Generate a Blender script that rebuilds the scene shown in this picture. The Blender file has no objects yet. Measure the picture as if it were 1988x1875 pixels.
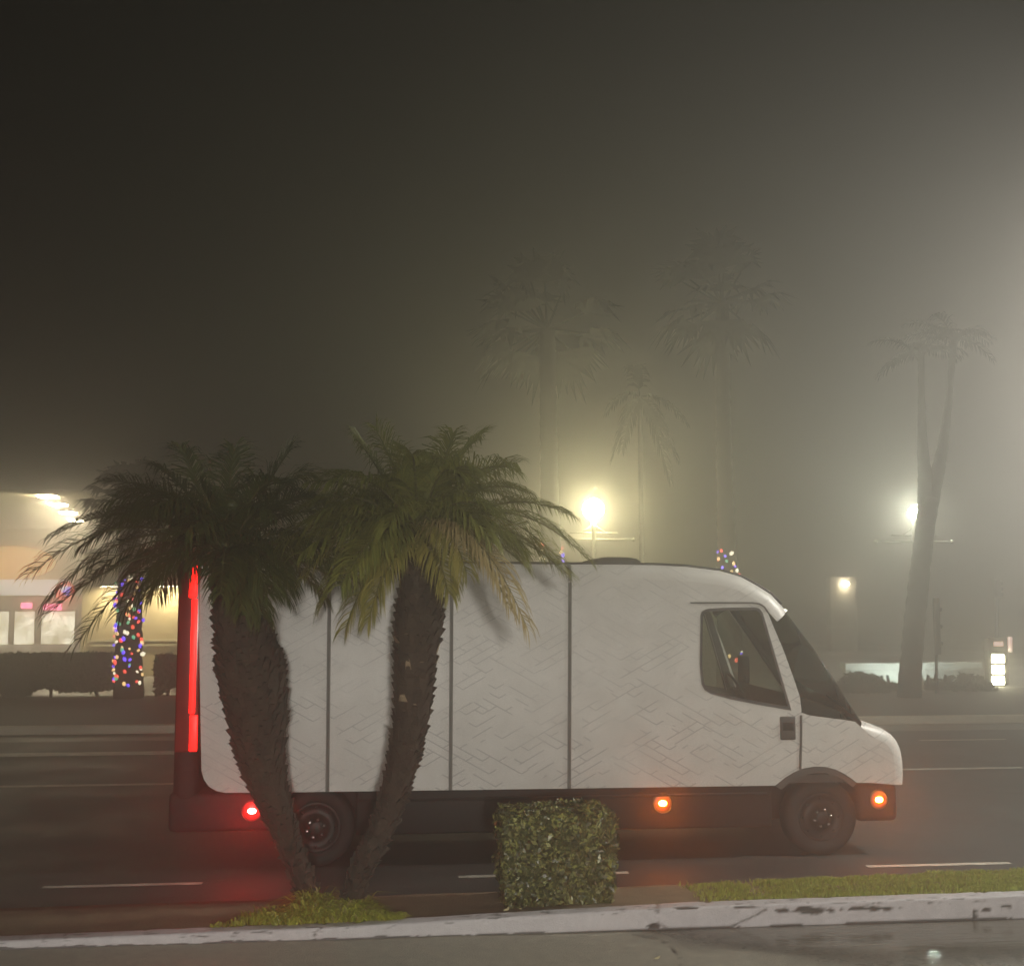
import bpy, bmesh, math, random
from mathutils import Vector, Matrix, noise
from mathutils.geometry import tessellate_polygon
R = math.radians
S = bpy.context.scene
COL = S.collection
rng = random.Random(7)

# ------------------------------------------------------------------ camera
F, CX, CY, H = 2230.0, 994.0, 937.5, 2.61
PIT, YAW = R(5.443), R(5.857)
cam = bpy.data.objects.new('camera', bpy.data.cameras.new('camera'))
COL.objects.link(cam)
cam.location = (0, 0, H)
cam.rotation_euler = (R(90) + PIT, 0, -YAW)
cam.data.sensor_width = 36
cam.data.lens = 36 * F / 1988
cam.data.clip_end = 1000
S.camera = cam


def ray(px, py):
    x = (px - CX) / F
    y = -(py - CY) / F
    fy = math.cos(PIT) - math.sin(PIT) * y
    fz = math.sin(PIT) + math.cos(PIT) * y
    c, s = math.cos(YAW), math.sin(YAW)
    return Vector((c * x + s * fy, -s * x + c * fy, fz))


def P(px, py, Y):                     # photo point -> place on the upright plane y = Y
    r = ray(px, py)
    t = Y / r.y
    return Vector((r.x * t, Y, H + r.z * t))


def G(px, py, z=0.0):                 # photo point -> place on the ground at height z
    r = ray(px, py)
    t = (z - H) / r.z
    return Vector((r.x * t, r.y * t, z))


def PX(p):                            # world -> photo point
    x, y, z = p[0], p[1], p[2] - H
    c, s = math.cos(YAW), math.sin(YAW)
    fx, fy = c * x - s * y, s * x + c * y
    d = math.cos(PIT) * fy + math.sin(PIT) * z
    u = -math.sin(PIT) * fy + math.cos(PIT) * z
    return CX + F * fx / d, CY - F * u / d


# ------------------------------------------------------------------ materials
def new_mat(name):
    m = bpy.data.materials.new(name)
    m.use_nodes = True
    nt = m.node_tree
    b = nt.nodes['Principled BSDF']
    return m, nt, b


def N(nt, t, **kw):
    n = nt.nodes.new(t)
    for k, v in kw.items():
        setattr(n, k, v)
    return n


def math_node(nt, op, a, b=None, clamp=False):
    n = N(nt, 'ShaderNodeMath', operation=op, use_clamp=clamp)
    for i, v in enumerate((a, b)):
        if v is None:
            continue
        if isinstance(v, (int, float)):
            n.inputs[i].default_value = v
        else:
            nt.links.new(v, n.inputs[i])
    return n.outputs[0]


def surf(name, c1, c2=None, scale=6.0, rough=0.6, rough2=None, metal=0.0, bump=0.0, bscale=None, detail=6, dist=0.02, spec=0.5):
    m, nt, b = new_mat(name)
    c2 = c2 or tuple(v * 0.75 for v in c1)
    tc = N(nt, 'ShaderNodeTexCoord')
    no = N(nt, 'ShaderNodeTexNoise')
    no.inputs['Scale'].default_value = scale
    no.inputs['Detail'].default_value = detail
    no.inputs['Roughness'].default_value = 0.65
    nt.links.new(tc.outputs['Object'], no.inputs['Vector'])
    cr = N(nt, 'ShaderNodeValToRGB')
    cr.color_ramp.elements[0].position = 0.36
    cr.color_ramp.elements[1].position = 0.64
    cr.color_ramp.elements[0].color = (*c1, 1)
    cr.color_ramp.elements[1].color = (*c2, 1)
    nt.links.new(no.outputs['Fac'], cr.inputs['Fac'])
    nt.links.new(cr.outputs['Color'], b.inputs['Base Color'])
    b.inputs['Metallic'].default_value = metal
    b.inputs['Specular IOR Level'].default_value = spec
    if rough2 is None:
        b.inputs['Roughness'].default_value = rough
    else:
        mr = N(nt, 'ShaderNodeMapRange')
        mr.inputs['From Min'].default_value = 0.35
        mr.inputs['From Max'].default_value = 0.65
        mr.inputs['To Min'].default_value = rough
        mr.inputs['To Max'].default_value = rough2
        nt.links.new(no.outputs['Fac'], mr.inputs['Value'])
        nt.links.new(mr.outputs['Result'], b.inputs['Roughness'])
    if bump:
        n2 = N(nt, 'ShaderNodeTexNoise')
        n2.inputs['Scale'].default_value = bscale or scale * 8
        n2.inputs['Detail'].default_value = 5
        nt.links.new(tc.outputs['Object'], n2.inputs['Vector'])
        bp = N(nt, 'ShaderNodeBump')
        bp.inputs['Strength'].default_value = bump
        bp.inputs['Distance'].default_value = dist
        nt.links.new(n2.outputs['Fac'], bp.inputs['Height'])
        nt.links.new(bp.outputs['Normal'], b.inputs['Normal'])
    return m


def glow(name, col, strength, sample=True, base=(0.8, 0.8, 0.8)):
    m, nt, b = new_mat(name)
    b.inputs['Base Color'].default_value = (*base, 1)
    b.inputs['Roughness'].default_value = 0.4
    b.inputs['Emission Color'].default_value = (*col, 1)
    b.inputs['Emission Strength'].default_value = strength
    if not sample:
        m.cycles.emission_sampling = 'NONE'
    return m


def glass(name, tint=(0.55, 0.6, 0.57), gloss=0.12):
    m, nt, b = new_mat(name)
    tr = N(nt, 'ShaderNodeBsdfTransparent')
    tr.inputs['Color'].default_value = (*tint, 1)
    gl = N(nt, 'ShaderNodeBsdfGlossy')
    gl.inputs['Roughness'].default_value = 0.03
    gl.inputs['Color'].default_value = (0.9, 0.92, 0.9, 1)
    fr = N(nt, 'ShaderNodeFresnel')
    fr.inputs['IOR'].default_value = 1.5
    f2 = math_node(nt, 'ADD', fr.outputs['Fac'], gloss * 0.3, True)
    mx = N(nt, 'ShaderNodeMixShader')
    nt.links.new(f2, mx.inputs['Fac'])
    nt.links.new(tr.outputs[0], mx.inputs[1])
    nt.links.new(gl.outputs[0], mx.inputs[2])
    nt.links.new(mx.outputs[0], nt.nodes['Material Output'].inputs['Surface'])
    return m


def leafmat(name, c1, c2, rough=0.45, scale=14.0, trans=0.25, mid=None):
    m, nt, b = new_mat(name)
    geo = N(nt, 'ShaderNodeNewGeometry')
    cr = N(nt, 'ShaderNodeValToRGB')
    cr.color_ramp.elements[0].color = (*c1, 1)
    cr.color_ramp.elements[1].color = (*c2, 1)
    if mid:
        e = cr.color_ramp.elements.new(mid)
        e.color = (*[a + (b_ - a) * 0.18 for a, b_ in zip(c1, c2)], 1)
    tc = N(nt, 'ShaderNodeTexCoord')
    no = N(nt, 'ShaderNodeTexNoise')
    no.inputs['Scale'].default_value = scale
    nt.links.new(tc.outputs['Object'], no.inputs['Vector'])
    mixv = math_node(nt, 'ADD', math_node(nt, 'MULTIPLY', geo.outputs['Random Per Island'], 0.65),
                     math_node(nt, 'MULTIPLY', no.outputs['Fac'], 0.4))
    nt.links.new(mixv, cr.inputs['Fac'])
    nt.links.new(cr.outputs['Color'], b.inputs['Base Color'])
    b.inputs['Roughness'].default_value = rough
    tl = N(nt, 'ShaderNodeBsdfTranslucent')
    nt.links.new(cr.outputs['Color'], tl.inputs['Color'])
    mx = N(nt, 'ShaderNodeMixShader')
    mx.inputs['Fac'].default_value = trans
    nt.links.new(b.outputs[0], mx.inputs[1])
    nt.links.new(tl.outputs[0], mx.inputs[2])
    nt.links.new(mx.outputs[0], nt.nodes['Material Output'].inputs['Surface'])
    return m


def van_paint():
    """white wrap printed with faint grey box outlines, denser towards the sill"""
    m, nt, b = new_mat('printed_white_wrap')
    tc = N(nt, 'ShaderNodeTexCoord')
    sp = N(nt, 'ShaderNodeSeparateXYZ')
    nt.links.new(tc.outputs['Object'], sp.inputs[0])
    x, z = sp.outputs['X'], sp.outputs['Z']
    k = math_node(nt, 'MULTIPLY', x, 0.56)
    up = math_node(nt, 'ADD', z, k)
    dn = math_node(nt, 'SUBTRACT', z, k)

    def bricks(u, v, s, ls, w, seed):
        b1 = math_node(nt, 'MULTIPLY', v, 1 / s)
        row = math_node(nt, 'FLOOR', b1)
        a1 = math_node(nt, 'ADD', math_node(nt, 'MULTIPLY', u, 1 / ls), math_node(nt, 'MULTIPLY', row, 0.37))
        long_ = math_node(nt, 'LESS_THAN', math_node(nt, 'FRACT', b1), w)
        cross = math_node(nt, 'LESS_THAN', math_node(nt, 'FRACT', a1), w * s / ls)
        cell = N(nt, 'ShaderNodeCombineXYZ')
        nt.links.new(row, cell.inputs[0]); nt.links.new(math_node(nt, 'FLOOR', a1), cell.inputs[1])
        cell.inputs[2].default_value = seed
        wn = N(nt, 'ShaderNodeTexWhiteNoise', noise_dimensions='3D')
        nt.links.new(cell.outputs[0], wn.inputs['Vector'])
        keep = math_node(nt, 'GREATER_THAN', wn.outputs['Value'], 0.44)
        return math_node(nt, 'MULTIPLY', math_node(nt, 'MAXIMUM', long_, cross), keep)

    zc = N(nt, 'ShaderNodeCombineXYZ')
    nt.links.new(math_node(nt, 'FLOOR', math_node(nt, 'MULTIPLY', up, 1 / 0.344)), zc.inputs[0])
    nt.links.new(math_node(nt, 'FLOOR', math_node(nt, 'MULTIPLY', dn, 1 / 0.344)), zc.inputs[1])
    zn = N(nt, 'ShaderNodeTexWhiteNoise', noise_dimensions='3D')
    nt.links.new(zc.outputs[0], zn.inputs['Vector'])
    zone = math_node(nt, 'GREATER_THAN', zn.outputs['Value'], 0.52)
    A = bricks(up, dn, 0.086, 0.25, 0.13, 1.3)
    B = bricks(dn, up, 0.086, 0.25, 0.13, 5.1)
    tot = math_node(nt, 'ADD', math_node(nt, 'MULTIPLY', A, zone), math_node(nt, 'MULTIPLY', B, math_node(nt, 'SUBTRACT', 1.0, zone)), True)
    low = N(nt, 'ShaderNodeMapRange', interpolation_type='SMOOTHSTEP')
    low.inputs['From Min'].default_value = 2.5
    low.inputs['From Max'].default_value = 1.2
    low.inputs['To Min'].default_value = 0.55
    low.inputs['To Max'].default_value = 0.9
    nt.links.new(z, low.inputs['Value'])
    no = N(nt, 'ShaderNodeTexNoise')
    no.inputs['Scale'].default_value = 1.6
    no.inputs['Detail'].default_value = 2
    nt.links.new(tc.outputs['Object'], no.inputs['Vector'])
    patch = N(nt, 'ShaderNodeMapRange')
    patch.inputs['From Min'].default_value = 0.36
    patch.inputs['From Max'].default_value = 0.56
    patch.inputs['To Min'].default_value = 0.40
    nt.links.new(no.outputs['Fac'], patch.inputs['Value'])
    fac = math_node(nt, 'MULTIPLY', math_node(nt, 'MULTIPLY', tot, low.outputs[0]), patch.outputs[0])
    n2 = N(nt, 'ShaderNodeTexNoise')
    n2.inputs['Scale'].default_value = 3.5
    n2.inputs['Detail'].default_value = 8
    nt.links.new(tc.outputs['Object'], n2.inputs['Vector'])
    dirt = N(nt, 'ShaderNodeValToRGB')
    dirt.color_ramp.elements[0].position = 0.3
    dirt.color_ramp.elements[1].position = 0.7
    dirt.color_ramp.elements[0].color = (0.55, 0.535, 0.50, 1)
    dirt.color_ramp.elements[1].color = (0.64, 0.625, 0.59, 1)
    nt.links.new(n2.outputs['Fac'], dirt.inputs['Fac'])
    mx = N(nt, 'ShaderNodeMix', data_type='RGBA')
    nt.links.new(fac, mx.inputs['Factor'])
    nt.links.new(dirt.outputs['Color'], mx.inputs['A'])
    mx.inputs['B'].default_value = (0.33, 0.325, 0.315, 1)
    nt.links.new(mx.outputs['Result'], b.inputs['Base Color'])
    b.inputs['Roughness'].default_value = 0.42
    bp = N(nt, 'ShaderNodeBump')
    bp.inputs['Strength'].default_value = 0.05
    bp.inputs['Distance'].default_value = 0.02
    nt.links.new(no.outputs['Fac'], bp.inputs['Height'])
    nt.links.new(bp.outputs['Normal'], b.inputs['Normal'])
    return m


def worn(name, paint, under, rough=0.75, under_rough=0.8, bump=0.4, wet=None, noise_amt=0.25, nscale=9):
    """surface whose point attribute 'wear' (0..1) shows what lies under the paint"""
    m, nt, b = new_mat(name)
    at = N(nt, 'ShaderNodeAttribute', attribute_name='wear')
    tc = N(nt, 'ShaderNodeTexCoord')
    no = N(nt, 'ShaderNodeTexNoise')
    no.inputs['Scale'].default_value = nscale
    no.inputs['Detail'].default_value = 8
    no.inputs['Roughness'].default_value = 0.7
    nt.links.new(tc.outputs['Object'], no.inputs['Vector'])
    cr = N(nt, 'ShaderNodeValToRGB')
    cr.color_ramp.elements[0].position = 0.3
    cr.color_ramp.elements[1].position = 0.72
    cr.color_ramp.elements[0].color = (*[v * (1 - noise_amt) for v in paint], 1)
    cr.color_ramp.elements[1].color = (*paint, 1)
    nt.links.new(no.outputs['Fac'], cr.inputs['Fac'])
    mx = N(nt, 'ShaderNodeMix', data_type='RGBA')
    nt.links.new(at.outputs['Fac'], mx.inputs['Factor'])
    nt.links.new(cr.outputs['Color'], mx.inputs['A'])
    mx.inputs['B'].default_value = (*under, 1)
    if wet is None:
        nt.links.new(mx.outputs['Result'], b.inputs['Base Color'])
    else:
        da = N(nt, 'ShaderNodeAttribute', attribute_name='damp')
        m2 = N(nt, 'ShaderNodeMix', data_type='RGBA')
        nt.links.new(da.outputs['Fac'], m2.inputs['Factor'])
        nt.links.new(mx.outputs['Result'], m2.inputs['A'])
        m2.inputs['B'].default_value = (*[v * 0.36 for v in paint], 1)
        nt.links.new(m2.outputs['Result'], b.inputs['Base Color'])
    n2 = N(nt, 'ShaderNodeTexNoise')
    n2.inputs['Scale'].default_value = 90
    n2.inputs['Detail'].default_value = 4
    nt.links.new(tc.outputs['Object'], n2.inputs['Vector'])
    bp = N(nt, 'ShaderNodeBump')
    bp.inputs['Strength'].default_value = bump
    bp.inputs['Distance'].default_value = 0.012
    nt.links.new(n2.outputs['Fac'], bp.inputs['Height'])
    nt.links.new(bp.outputs['Normal'], b.inputs['Normal'])
    if wet is None:
        b.inputs['Roughness'].default_value = rough
    else:
        mr = N(nt, 'ShaderNodeMapRange')
        mr.inputs['From Min'].default_value = 0.35
        mr.inputs['From Max'].default_value = 0.65
        mr.inputs['To Min'].default_value = wet
        mr.inputs['To Max'].default_value = rough
        nt.links.new(no.outputs['Fac'], mr.inputs['Value'])
        rr = math_node(nt, 'SUBTRACT', mr.outputs['Result'], math_node(nt, 'MULTIPLY', da.outputs['Fac'], 0.34), True)
        nt.links.new(rr, b.inputs['Roughness'])
    return m


M = {}
M['wrap'] = van_paint()
M['black'] = surf('black_plastic', (0.007, 0.007, 0.0068), (0.012, 0.012, 0.0115), 20, 0.6, bump=0.1, spec=0.25)
M['seam'] = surf('grey_seal', (0.13, 0.125, 0.115), (0.17, 0.165, 0.15), 9, 0.7)
M['tyre'] = surf('tyre_rubber', (0.008, 0.008, 0.008), (0.013, 0.013, 0.012), 30, 0.75, bump=0.3)
M['rim'] = surf('dark_rim_metal', (0.016, 0.016, 0.016), (0.025, 0.025, 0.025), 14, 0.5, metal=0.6)
M['chrome'] = surf('chrome_nut', (0.75, 0.75, 0.73), (0.6, 0.6, 0.6), 20, 0.14, metal=1.0)
M['handle'] = surf('dark_grey_plastic', (0.05, 0.045, 0.042), (0.07, 0.065, 0.06), 20, 0.6)
M['redhouse'] = surf('dark_red_plastic', (0.22, 0.012, 0.010), (0.17, 0.01, 0.008), 10, 0.25)
M['cab'] = surf('cab_interior_grey', (0.05, 0.05, 0.048), (0.07, 0.07, 0.066), 14, 0.8)
M['seatcloth'] = surf('seat_cloth', (0.03, 0.03, 0.032), (0.045, 0.045, 0.047), 30, 0.9, bump=0.2)
M['glass'] = glass('window_glass', (0.84, 0.87, 0.83))
M['screen_glass'] = glass('windscreen_glass', (0.58, 0.63, 0.58))
M['trunk'] = surf('palm_boots', (0.058, 0.040, 0.027), (0.026, 0.019, 0.014), 9, 0.9, bump=0.6, bscale=60)
M['scar'] = surf('cut_leaf_base_highlight', (0.36, 0.27, 0.17), (0.22, 0.16, 0.10), 18, 0.85, bump=0.4)
M['fartrunk'] = surf('far_palm_bark', (0.04, 0.032, 0.025), (0.024, 0.02, 0.016), 7, 0.95, bump=0.6)
M['frond'] = leafmat('dim_palm_leaflet', (0.034, 0.050, 0.011), (0.10, 0.118, 0.026), 0.5)  # darker copy for the left palm, painted as if less lit
M['lit_frond'] = leafmat('lit_palm_leaflet', (0.09, 0.12, 0.025), (0.32, 0.32, 0.07), 0.5)  # paler copy for the right palm, painted as if better lit
M['dryfrond'] = leafmat('dry_palm_leaflet', (0.34, 0.27, 0.12), (0.55, 0.44, 0.20), 0.7)
M['lowfrond'] = leafmat('lit_low_palm_leaflet', (0.10, 0.12, 0.025), (0.46, 0.40, 0.10), 0.55)  # brighter yellow-green paints in light falling on the lower fronds
M['rachis'] = surf('palm_rib', (0.13, 0.12, 0.035), (0.09, 0.085, 0.03), 8, 0.6)
M['farleaf'] = leafmat('far_palm_leaf', (0.014, 0.018, 0.009), (0.026, 0.03, 0.015), 0.8)
M['straw'] = leafmat('dry_grass_blade', (0.20, 0.16, 0.06), (0.42, 0.35, 0.15), 0.7)
M['hedge'] = leafmat('hedge_leaf', (0.022, 0.030, 0.009), (0.42, 0.41, 0.14), 0.38, 9, 0.15, 0.62)
M['hedgeglint'] = leafmat('glint_hedge_leaf', (0.22, 0.24, 0.05), (0.45, 0.44, 0.14), 0.3, 25, 0.2)  # paler leaves, most of them near the top, paint in the hedge's highlights
M['twig'] = surf('hedge_twigs', (0.03, 0.024, 0.016), (0.018, 0.015, 0.01), 16, 0.9)
M['farbush'] = leafmat('far_bush_leaf', (0.022, 0.03, 0.014), (0.055, 0.065, 0.03), 0.6, 10, 0.2)
M['grass'] = leafmat('grass_blade', (0.25, 0.31, 0.05), (0.54, 0.58, 0.13), 0.55, 6, 0.3)
M['clump'] = leafmat('strappy_leaf', (0.17, 0.20, 0.02), (0.54, 0.54, 0.09), 0.5, 6, 0.3)
M['deadleaf'] = surf('fallen_leaf', (0.58, 0.52, 0.30), (0.42, 0.34, 0.16), 30, 0.6)
M['kerb'] = worn('worn_kerb_paint', (0.66, 0.635, 0.65), (0.075, 0.068, 0.062), 0.62, bump=0.5, noise_amt=0.22)
M['lot'] = worn('wet_lot_asphalt', (0.46, 0.43, 0.35), (0.03, 0.028, 0.024), 0.75, bump=0.7, wet=0.5, noise_amt=0.4)
M['road'] = surf('damp_road_asphalt', (0.030, 0.028, 0.026), (0.055, 0.051, 0.046), 0.9, 0.52, 0.8, bump=0.5, bscale=70)
M['line'] = surf('lane_paint', (0.62, 0.59, 0.50), (0.36, 0.34, 0.29), 5, 0.6, bump=0.3)
M['soil'] = surf('bare_soil', (0.27, 0.21, 0.13), (0.19, 0.145, 0.09), 5, 0.95, bump=0.8, bscale=50)
M['pave'] = surf('dark_far_verge', (0.085, 0.075, 0.058), (0.06, 0.053, 0.042), 0.8, 0.8, bump=0.4)
M['farkerb'] = surf('far_kerb_concrete', (0.75, 0.70, 0.56), (0.55, 0.51, 0.42), 0.6, 0.7)
M['gutter'] = surf('gutter_concrete', (0.26, 0.24, 0.20), (0.17, 0.155, 0.13), 0.7, 0.6)
M['farlot'] = surf('wet_pale_concrete', (0.42, 0.42, 0.38), (0.24, 0.24, 0.22), 0.25, 0.35, 0.7)
M['earth'] = surf('dark_ground', (0.05, 0.045, 0.035), (0.035, 0.03, 0.025), 0.3, 0.9)
M['wall'] = surf('beige_render', (0.60, 0.50, 0.30), (0.52, 0.43, 0.26), 0.7, 0.8, bump=0.2)
M['canopy'] = surf('canopy_panel', (0.66, 0.60, 0.42), (0.60, 0.54, 0.38), 0.4, 0.55)
M['fascia'] = glow('lit_fascia', (1.0, 0.93, 0.88), 2.4)
M['shopglass'] = surf('lit_shop_goods', (1.0, 0.95, 0.74), (0.42, 0.37, 0.24), 1.3, 0.5, detail=3)
_nt = M['shopglass'].node_tree
_nt.links.new(_nt.nodes['Color Ramp'].outputs['Color'], _nt.nodes['Principled BSDF'].inputs['Emission Color'])
_nt.nodes['Principled BSDF'].inputs['Emission Strength'].default_value = 6.0
M['frame'] = surf('window_frame', (0.24, 0.21, 0.15), (0.18, 0.155, 0.11), 3, 0.5)
M['metal'] = surf('painted_pole_metal', (0.10, 0.10, 0.09), (0.07, 0.07, 0.063), 5, 0.5, metal=0.3)
M['palemetal'] = surf('pale_pole_metal', (0.55, 0.52, 0.40), (0.42, 0.40, 0.31), 5, 0.5)
M['darkpost'] = surf('dark_post', (0.035, 0.034, 0.03), (0.05, 0.048, 0.042), 9, 0.6, bump=0.3)
M['pylon'] = surf('pale_pylon', (0.42, 0.40, 0.32), (0.36, 0.34, 0.27), 0.8, 0.6)
# lights (some of the lamps stand out of view)
M['globe1'] = glow('lamp_globe_warm', (1.0, 0.92, 0.54), 310)
M['globe2'] = glow('lamp_globe_cool', (0.94, 1.0, 0.82), 700)
M['globe3'] = glow('lamp_globe_small', (1.0, 0.86, 0.62), 240)
M['head_lot'] = glow('lot_lamp_lens', (1.0, 0.95, 0.86), 9600)
M['head_street'] = glow('street_lamp_lens', (1.0, 0.97, 0.87), 900)
M['head_far'] = glow('far_street_lamp_lens', (1.0, 0.98, 0.90), 1150)
M['flood'] = glow('floodlight_lens', (0.86, 1.0, 0.90), 520)
M['whitewall'] = surf('white_block_wall', (0.78, 0.80, 0.76), (0.66, 0.68, 0.64), 1.5, 0.7, bump=0.2)
M['ceil'] = glow('canopy_light', (1.0, 0.88, 0.60), 370)
M['tail'] = glow('tail_light_glow', (1.0, 0.006, 0.004), 5.0, base=(0.5, 0.02, 0.02))
M['mred'] = glow('red_marker_glow', (1.0, 0.035, 0.025), 620, base=(0.5, 0.02, 0.02))
M['mamb'] = glow('amber_marker_glow', (1.0, 0.20, 0.02), 520, base=(0.6, 0.3, 0.02))
M['halo_red'] = [glow('red_halo_rings', (1.0, 0.010, 0.008), v, base=(0.3, 0.01, 0.01)) for v in (5, 3, 1.8, 1.1, 0.6, 0.3)]
M['halo_amb'] = [glow('amber_halo_rings', (1.0, 0.10, 0.004), v, base=(0.3, 0.1, 0.01)) for v in (4, 1.8, 1.0, 0.6, 0.35, 0.18)]
M['mwhite'] = glow('roof_marker_glow', (1.0, 0.9, 0.6), 4, False)
M['pink'] = glow('pink_neon', (1.0, 0.14, 0.30), 12, False)
M['orange'] = glow('orange_sign', (1.0, 0.42, 0.08), 2.6)
M['emb_red'] = glow('emblem_red', (1.0, 0.08, 0.05), 5, False)
M['emb_blue'] = glow('emblem_blue', (0.16, 0.10, 1.0), 6, False)
M['emb_white'] = glow('emblem_white', (1.0, 0.95, 0.95), 5, False)
M['price'] = glow('price_panel', (1.0, 0.95, 0.62), 40)
M['pinktube'] = glow('pink_tube', (1.0, 0.55, 0.45), 1.2, False)
BULB = [glow('bulb_red', (1.0, 0.05, 0.02), 3.0, False), glow('bulb_blue', (0.10, 0.04, 1.0), 3.6, False),
        glow('bulb_amber', (1.0, 0.62, 0.22), 2.6, False), glow('bulb_white', (1.0, 0.9, 0.62), 2.6, False),
        glow('bulb_green', (0.10, 0.8, 0.35), 1.3, False)]


# ------------------------------------------------------------------ mesh helpers
class MB:
    def __init__(self):
        self.v, self.f, self.mi, self.sm = [], [], [], []

    def face(self, idx, m=0, smooth=False):
        self.f.append(tuple(idx)); self.mi.append(m); self.sm.append(smooth)

    def add(self, pts):
        i = len(self.v)
        self.v.extend([tuple(p) for p in pts])
        return i

    def quad(self, a, b, c, d, m=0):
        i = self.add((a, b, c, d)); self.face((i, i + 1, i + 2, i + 3), m)

    def box(self, lo, hi, m=0, bevel=0.0, seg=2, rot=None, about=None):
        bm = bmesh.new()
        bmesh.ops.create_cube(bm, size=1)
        for v in bm.verts:
            v.co = Vector([(lo[k] + hi[k]) / 2 + v.co[k] * (hi[k] - lo[k]) for k in range(3)])
        if bevel:
            bmesh.ops.bevel(bm, geom=bm.edges[:], offset=bevel, segments=seg, affect='EDGES', profile=0.5)
        if rot is not None:
            bmesh.ops.rotate(bm, verts=bm.verts, cent=about or (0, 0, 0), matrix=rot)
        self.from_bm(bm, m, smooth=bevel > 0)

    def from_bm(self, bm, m=0, smooth=False):
        bm.verts.ensure_lookup_table()
        bm.verts.index_update()
        i = self.add([v.co for v in bm.verts])
        for f in bm.faces:
            self.face([i + v.index for v in f.verts], m, smooth)
        bm.free()

    def tube(self, path, rad, n=10, m=0, cap=True, smooth=True, jitter=None):
        path = [Vector(p) for p in path]
        if isinstance(rad, (int, float)):
            rad = [rad] * len(path)
        rings = []
        prev = None
        for i, p in enumerate(path):
            t = (path[min(i + 1, len(path) - 1)] - path[max(i - 1, 0)]).normalized()
            a = Vector((0, 1, 0)) if abs(t.y) < 0.9 else Vector((1, 0, 0))
            if prev is not None:
                a = prev
            u = (a - t * a.dot(t)).normalized()
            prev = u
            w = t.cross(u)
            pts = []
            for k in range(n):
                an = 2 * math.pi * k / n
                r = rad[i] * (1 + (jitter(i, k) if jitter else 0))
                pts.append(p + u * math.cos(an) * r + w * math.sin(an) * r)
            rings.append(self.add(pts))
        for a, b in zip(rings, rings[1:]):
            for k in range(n):
                self.face((a + k, a + (k + 1) % n, b + (k + 1) % n, b + k), m, smooth)
        if cap:
            self.face([rings[0] + k for k in range(n)][::-1], m)
            self.face([rings[-1] + k for k in range(n)], m)

    def sphere(self, c, r, m=0, sub=2, sc=(1, 1, 1)):
        bm = bmesh.new()
        bmesh.ops.create_icosphere(bm, subdivisions=sub, radius=r)
        for v in bm.verts:
            v.co = Vector((c[0] + v.co.x * sc[0], c[1] + v.co.y * sc[1], c[2] + v.co.z * sc[2]))
        self.from_bm(bm, m, True)

    def poly(self, outer, holes=(), m=0):
        rings = [outer] + list(holes)
        flat = [p for r in rings for p in r]
        i = self.add(flat)
        for t in tessellate_polygon([[Vector(p) for p in r] for r in rings]):
            self.face((i + t[0], i + t[1], i + t[2]), m)

    def lathe(self, c, prof, n=32, m=0, axis='y'):
        rings = []
        for (r, h) in prof:
            pts = []
            for k in range(n):
                a = 2 * math.pi * k / n
                if axis == 'y':
                    pts.append((c[0] + r * math.cos(a), c[1] + h, c[2] + r * math.sin(a)))
                else:
                    pts.append((c[0] + r * math.cos(a), c[1] + r * math.sin(a), c[2] + h))
            rings.append(self.add(pts))
        for a, b in zip(rings, rings[1:]):
            for k in range(n):
                self.face((a + k, a + (k + 1) % n, b + (k + 1) % n, b + k), m, True)

    def build(self, name, mats, parent=None, origin=None):
        me = bpy.data.meshes.new(name)
        o0 = Vector(origin) if origin is not None else (parent.matrix_world.translation if parent else Vector((0, 0, 0)))
        me.from_pydata([tuple(Vector(v) - o0) for v in self.v], [], self.f)
        if not isinstance(mats, (list, tuple)):
            mats = [mats]
        for mm in mats:
            me.materials.append(mm)
        me.polygons.foreach_set('material_index', self.mi)
        me.polygons.foreach_set('use_smooth', self.sm)
        me.update()
        o = bpy.data.objects.new(name, me)
        COL.objects.link(o)
        if parent:
            o.parent = parent
            # parent chain only carries translations
            o.location = o0 - parent.matrix_world.translation
            o.matrix_world = Matrix.Translation(o0)
        else:
            o.location = o0
            o.matrix_world = Matrix.Translation(o0)
        return o


def tag(o, label=None, cat=None, group=None, kind=None):
    if label: o['label'] = label
    if cat: o['category'] = cat
    if group: o['group'] = group
    if kind: o['kind'] = kind
    return o


def empty(name, loc):
    o = bpy.data.objects.new(name, None)
    COL.objects.link(o)
    o.empty_display_size = 0.2
    o.location = loc
    o.matrix_world = Matrix.Translation(Vector(loc))
    return o


def lerp_tab(tab, x):
    if x <= tab[0][0]: return tab[0][1]
    for (a, va), (b, vb) in zip(tab, tab[1:]):
        if x <= b:
            t = (x - a) / (b - a)
            return va + (vb - va) * t
    return tab[-1][1]


def seg_dist(p, a, b):
    ax, ay = a; bx, by = b
    dx, dy = bx - ax, by - ay
    t = max(0, min(1, ((p[0] - ax) * dx + (p[1] - ay) * dy) / (dx * dx + dy * dy + 1e-9)))
    return math.hypot(p[0] - ax - t * dx, p[1] - ay - t * dy)


def nz(x, y, z=0.0):
    return noise.noise(Vector((x, y, z)))


# ------------------------------------------------------------------ setting
def sheet(name, x0, x1, y0, y1, z, mat, cat):
    mb = MB()
    mb.quad((x0, y0, z), (x1, y0, z), (x1, y1, z), (x0, y1, z))
    o = mb.build(name, mat)
    return tag(o, None, cat, None, 'structure')


sheet('ground', -140, 140, -60, 140, -0.03, M['earth'], 'ground')
road = sheet('road', -90, 90, 9.6, 22.3, 0.0, M['road'], 'road')

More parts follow.
